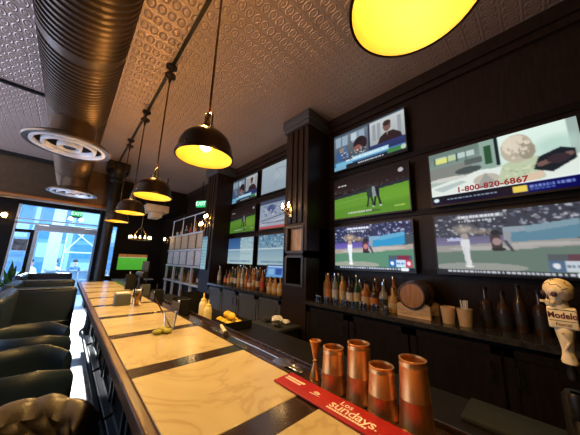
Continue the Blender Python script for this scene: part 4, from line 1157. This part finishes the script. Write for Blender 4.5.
def stool_parts(ts, back, lm):
    back.build('tufted_back' if lm is M['brown_leather'] else 'backrest', lm, ts, 60)
    MB().lathe([(0, .52), (.24, .52), (.255, .55), (.25, .61), (.21, .645), (0, .655)], 36).build('seat', lm, ts)
    for a in (PI / 4, 3 * PI / 4, 5 * PI / 4, 7 * PI / 4):
        c, q = math.cos(a), math.sin(a)
        MB().tube([(c * .17, q * .17, .53), (c * .22, q * .22, 0)], [.022, .016], 10).build('leg', M['black_wood'], ts)
    MB().tube([(.2 * math.cos(a), .2 * math.sin(a), .22) for a in np.linspace(0, 2 * PI, 24, endpoint=False)], .010, 8, True).build('foot_ring', M['steel'], ts)
m = MB(); m.bm.free(); m.bm = tub(.24, .07, .57, .865, .60, 2 * PI - .60)
stool_parts(ts, m, M['brown_leather'])
for k, (y, lb) in enumerate(((2.08, 'plain dark tub bar stool just beyond the tufted brown one'), (2.83, 'plain dark tub bar stool between its twin and the nearest booth'))):
    t_ = thing('bar_stool', lb, 'bar stool', (-.085, y, 0), 0, 'tub bar stools along the bar')
    m = MB(); m.bm.free(); m.bm = tub(.23, .06, .57, .88, .72, 2 * PI - .72, 64, 12, 0.0)
    stool_parts(t_, m, M['blue_leather'])

# ------------------------------------------------------------------ outside
struct('street', MB().box(-9, 9, YF, 30, -.1, -.0), M['pavement'], 'pale pavement outside the entrance', 'street')
fb = thing('street_building', 'blue glass fronted building across the street', 'building', (0, 19, 0))
MB().box(-12, 12, 0, .3, 0, 4.4).build('wall', M['facade'], fb)
for i in range(-5, 6):
    MB().box(i * 1.5 - .09, i * 1.5 + .09, -.08, 0, 0, 4.4).build('mullion', M['facade_light'], fb)
for i in range(-5, 5):
    for j in range(4):
        MB().box(i * 1.5 + .22, i * 1.5 + 1.28, -.03, 0, .35 + j * 1.05, 1.15 + j * 1.05).build('window', M['facade_glass'] if (i + j) % 3 else M['facade_light'], fb)
pf_ = struct('column', MB().box(-.62, -.26, 13.2, 13.6, 0, 6), M['facade_white'], 'white square column outside the entrance', 'column')
fn = thing('patio_fence', 'pale blue patio fence outside the entrance', 'fence', (0, 12.3, 0))
m = MB()
for z in (.30, .60, .95): m.box(-.5, 2.0, -.02, .02, z, z + .05)
m.build('rail', M['facade_white'], fn)
for i in range(9):
    MB().box(-.5 + i * .3, -.46 + i * .3, -.02, .02, 0, 1.0).build('post', M['facade_white'], fn)
MB().box(-.5, 2.0, .02, .03, .05, .95).build('screen_panel', M['facade_light'], fn)
def scaffold():
    s = thing('metal_frame', 'white metal frame with diagonal braces out in the street', 'frame', (0.62, 16.4, 0))
    m = MB()
    for x in (-.75, .75): m.tube([(x, 0, 0), (x, 0, 3.2)], .035, 6)
    m.tube([(-.75, 0, 3.0), (.75, 0, 3.0)], .035, 6).tube([(-.75, 0, 1.7), (.75, 0, 1.7)], .035, 6); m.build('uprights', M['facade_white'], s)
    MB().tube([(-.75, 0, 1.7), (.1, 0, 3.0)], .03, 6).tube([(-.75, 0, 3.0), (.75, 0, 1.7)], .03, 6).build('brace', M['facade_white'], s)
scaffold()
def person(loc, rz, top, label, seated=False, s=1.0):
    bm_v, ed, rad = [], [], []
    def add(p, r, par=None):
        bm_v.append(p); rad.append(r)
        if par is not None: ed.append((par, len(bm_v) - 1))
        return len(bm_v) - 1
    hz = .95 if not seated else .50
    pel = add((0, 0, hz), .135); ch_ = add((0, -.02, hz + .28), .15, pel); sh = add((0, -.01, hz + .47), .12, ch_); nk = add((0, -.02, hz + .56), .055, sh); h0 = add((0, -.04, hz + .66), .085, nk); h1 = add((0, -.03, hz + .76), .085, h0)
    for q in (-1, 1):
        a = add((q * .19, -.01, hz + .46), .06, sh); e = add((q * .24, -.06, hz + .20), .046, a); w_ = add((q * .16, -.28, hz + .14), .034, e); add((q * .13, -.36, hz + .15), .036, w_)
        hp_ = add((q * .10, 0, hz - .03), .10, pel)
        if seated:
            kn = add((q * .13, -.42, hz - .02), .07, hp_); an = add((q * .13, -.44, .10), .045, kn); add((q * .13, -.58, .04), .04, an)
        else:
            kn = add((q * .11, -.02, .50), .07, hp_); an = add((q * .11, .02, .09), .045, kn); add((q * .12, -.14, .04), .04, an)
    me = bpy.data.meshes.new('person'); me.from_pydata(bm_v, ed, [])
    o = bpy.data.objects.new('person', me); C.objects.link(o)
    md1 = o.modifiers.new('sk', 'SKIN'); md1.use_smooth_shade = True
    for i, r in enumerate(rad): me.skin_vertices[0].data[i].radius = (r, r * .8 if i < 3 else r)
    me.skin_vertices[0].data[0].use_root = True
    o.modifiers.new('ss', 'SUBSURF').levels = 1
    dg = bpy.context.evaluated_depsgraph_get()
    m2 = bpy.data.meshes.new_from_object(o.evaluated_get(dg)); o.modifiers.clear(); o.data = m2
    m2.materials.clear()
    for x in (top, M['navy_cloth'], M['skin']): m2.materials.append(x)
    for f_ in m2.polygons:
        c = f_.center
        f_.material_index = 2 if c.z > hz + .53 or (c.y < -.25 and c.z > hz + .05) else (0 if c.z > hz + .02 else 1)
        f_.use_smooth = True
    MB().ball((0, .0, hz + .79), .098, 2, (.95, 1.05, .85)).build('hair', M['hair'], o)
    m3 = MB()
    m3.ball((-.03, -.118, hz + .74), .010, 1).ball((.03, -.118, hz + .74), .010, 1); m3.build('eyes', M['ink'], o)
    m3 = MB().ball((0, -.128, hz + .70), .014, 1, (.8, 1.2, 1.4)); m3.build('nose', M['skin'], o)
    m3 = MB().ball((0, -.118, hz + .655), .018, 1, (1.2, .4, .4)); m3.build('mouth', mat('lip', (.4, .15, .13), .5), o)
    o.location = loc; o.rotation_euler = (0, 0, rz); o.scale = (s, s, s)
    tag(o, label, 'person')
    return o
def patio_chair(loc, rz, label):
    c = thing('patio_chair', label, 'chair', loc, rz, 'patio chairs outside')
    MB().box(-.22, .22, -.22, .22, .40, .43).build('seat', M['facade_white'], c)
    MB().box(-.22, .22, .20, .23, .43, .85).build('backrest', M['facade_white'], c)
    for x in (-.2, .2):
        for y in (-.2, .2): MB().box(x - .018, x + .018, y - .018, y + .018, 0, .40).build('leg', M['steel'], c)
patio_chair((-1.02, 14.2, 0), .9, 'white patio chair outside under the person in white')
person((-1.02, 14.2, 0), .9, M['white_cloth'], 'person in white shirt sitting hunched outside the entrance', True)
patio_chair((-.30, 14.6, 0), -.5, 'white patio chair outside behind the fence, near the white column')
person((-.30, 14.6, 0), -.5, M['white_cloth'], 'person in white shirt seated upright beside the white column outside', True)
patio_chair((.35, 15.4, 0), .5, 'white patio chair outside in front of the metal frame')
person((.35, 15.4, 0), .5, M['blue_cloth'], 'person in blue shirt seated behind the patio fence', True)

# ------------------------------------------------------------------ light
wd_ = bpy.data.worlds.new('World'); sc.world = wd_; wd_.use_nodes = True
nt = wd_.node_tree; bg = nt.nodes['Background']
bg.inputs['Strength'].default_value = 1.0
tcw = nt.nodes.new('ShaderNodeTexCoord'); sxw = nt.nodes.new('ShaderNodeSeparateXYZ'); mrw = nt.nodes.new('ShaderNodeMapRange'); crw = nt.nodes.new('ShaderNodeValToRGB'); mlw = nt.nodes.new('ShaderNodeVectorMath')
nt.links.new(tcw.outputs['Generated'], sxw.inputs[0]); nt.links.new(sxw.outputs[2], mrw.inputs[0]); mrw.inputs[1].default_value = -1; nt.links.new(mrw.outputs[0], crw.inputs[0])
e = crw.color_ramp.elements                      # sunlit paving below, shaded street at eye level, sky above
e[0].position = 0.0; e[0].color = (.66, .74, 1.0, 1)
e[1].position = .47; e[1].color = (.66, .74, 1.0, 1)
for p_, c_ in ((.50, (.08, .13, .20, 1)), (.62, (.10, .16, .25, 1)), (.72, (.36, .56, .90, 1)), (1.0, (.36, .56, .90, 1))):
    x = e.new(p_); x.color = c_
mlw.operation = 'SCALE'; mlw.inputs['Scale'].default_value = 8.0
nt.links.new(crw.outputs[0], mlw.inputs[0]); nt.links.new(mlw.outputs[0], bg.inputs['Color'])
def portal(loc, rot, sx, sy):
    l = bpy.data.lights.new('portal', 'AREA'); l.shape = 'RECTANGLE'; l.size = sx; l.size_y = sy; l.cycles.is_portal = True
    o = bpy.data.objects.new('portal', l); C.objects.link(o); o.location = loc; o.rotation_euler = rot
for y, w2 in ((3.45, 2.5), (6.3, 2.6)): portal((-3.32, y, 1.8), (0, -PI / 2, 0), 2.8, w2)
portal((-.1, YF + .2, 1.4), (-PI / 2, 0, 0), 2.3, 2.9)

sl = bpy.data.lights.new('sun', 'SUN'); sl.energy = 9; sl.angle = .02; sl.color = (.92, .96, 1)
so = bpy.data.objects.new('sun', sl); C.objects.link(so)
so.rotation_euler = Vector((.03, -1, -.445)).to_track_quat('-Z', 'Y').to_euler()

# ------------------------------------------------------------------ camera
F = 233.93; yaw, pit, rol = .750307, .191999, .03035
fw = Vector((math.sin(yaw) * math.cos(pit), math.cos(yaw) * math.cos(pit), math.sin(pit)))
r = Vector((math.cos(yaw), -math.sin(yaw), 0)); u = r.cross(fw)
r2 = math.cos(rol) * r + math.sin(rol) * u; u2 = -math.sin(rol) * r + math.cos(rol) * u
cam = bpy.data.cameras.new('Camera'); cam.sensor_width = 36; cam.lens = F * 36 / 580; cam.clip_start = .02
co = bpy.data.objects.new('Camera', cam); C.objects.link(co)
Mx = Matrix((( r2.x, u2.x, -fw.x, 0), (r2.y, u2.y, -fw.y, 0), (r2.z, u2.z, -fw.z, H), (0, 0, 0, 1)))
co.matrix_world = Mx
sc.camera = co
sc.view_settings.view_transform = 'Standard'
sc.view_settings.look = 'None'
sc.view_settings.gamma = 1
sc.view_settings.exposure = 0.0
sc.cycles.use_denoising = True
sc.cycles.max_bounces = 10
sc.cycles.sample_clamp_indirect = 8
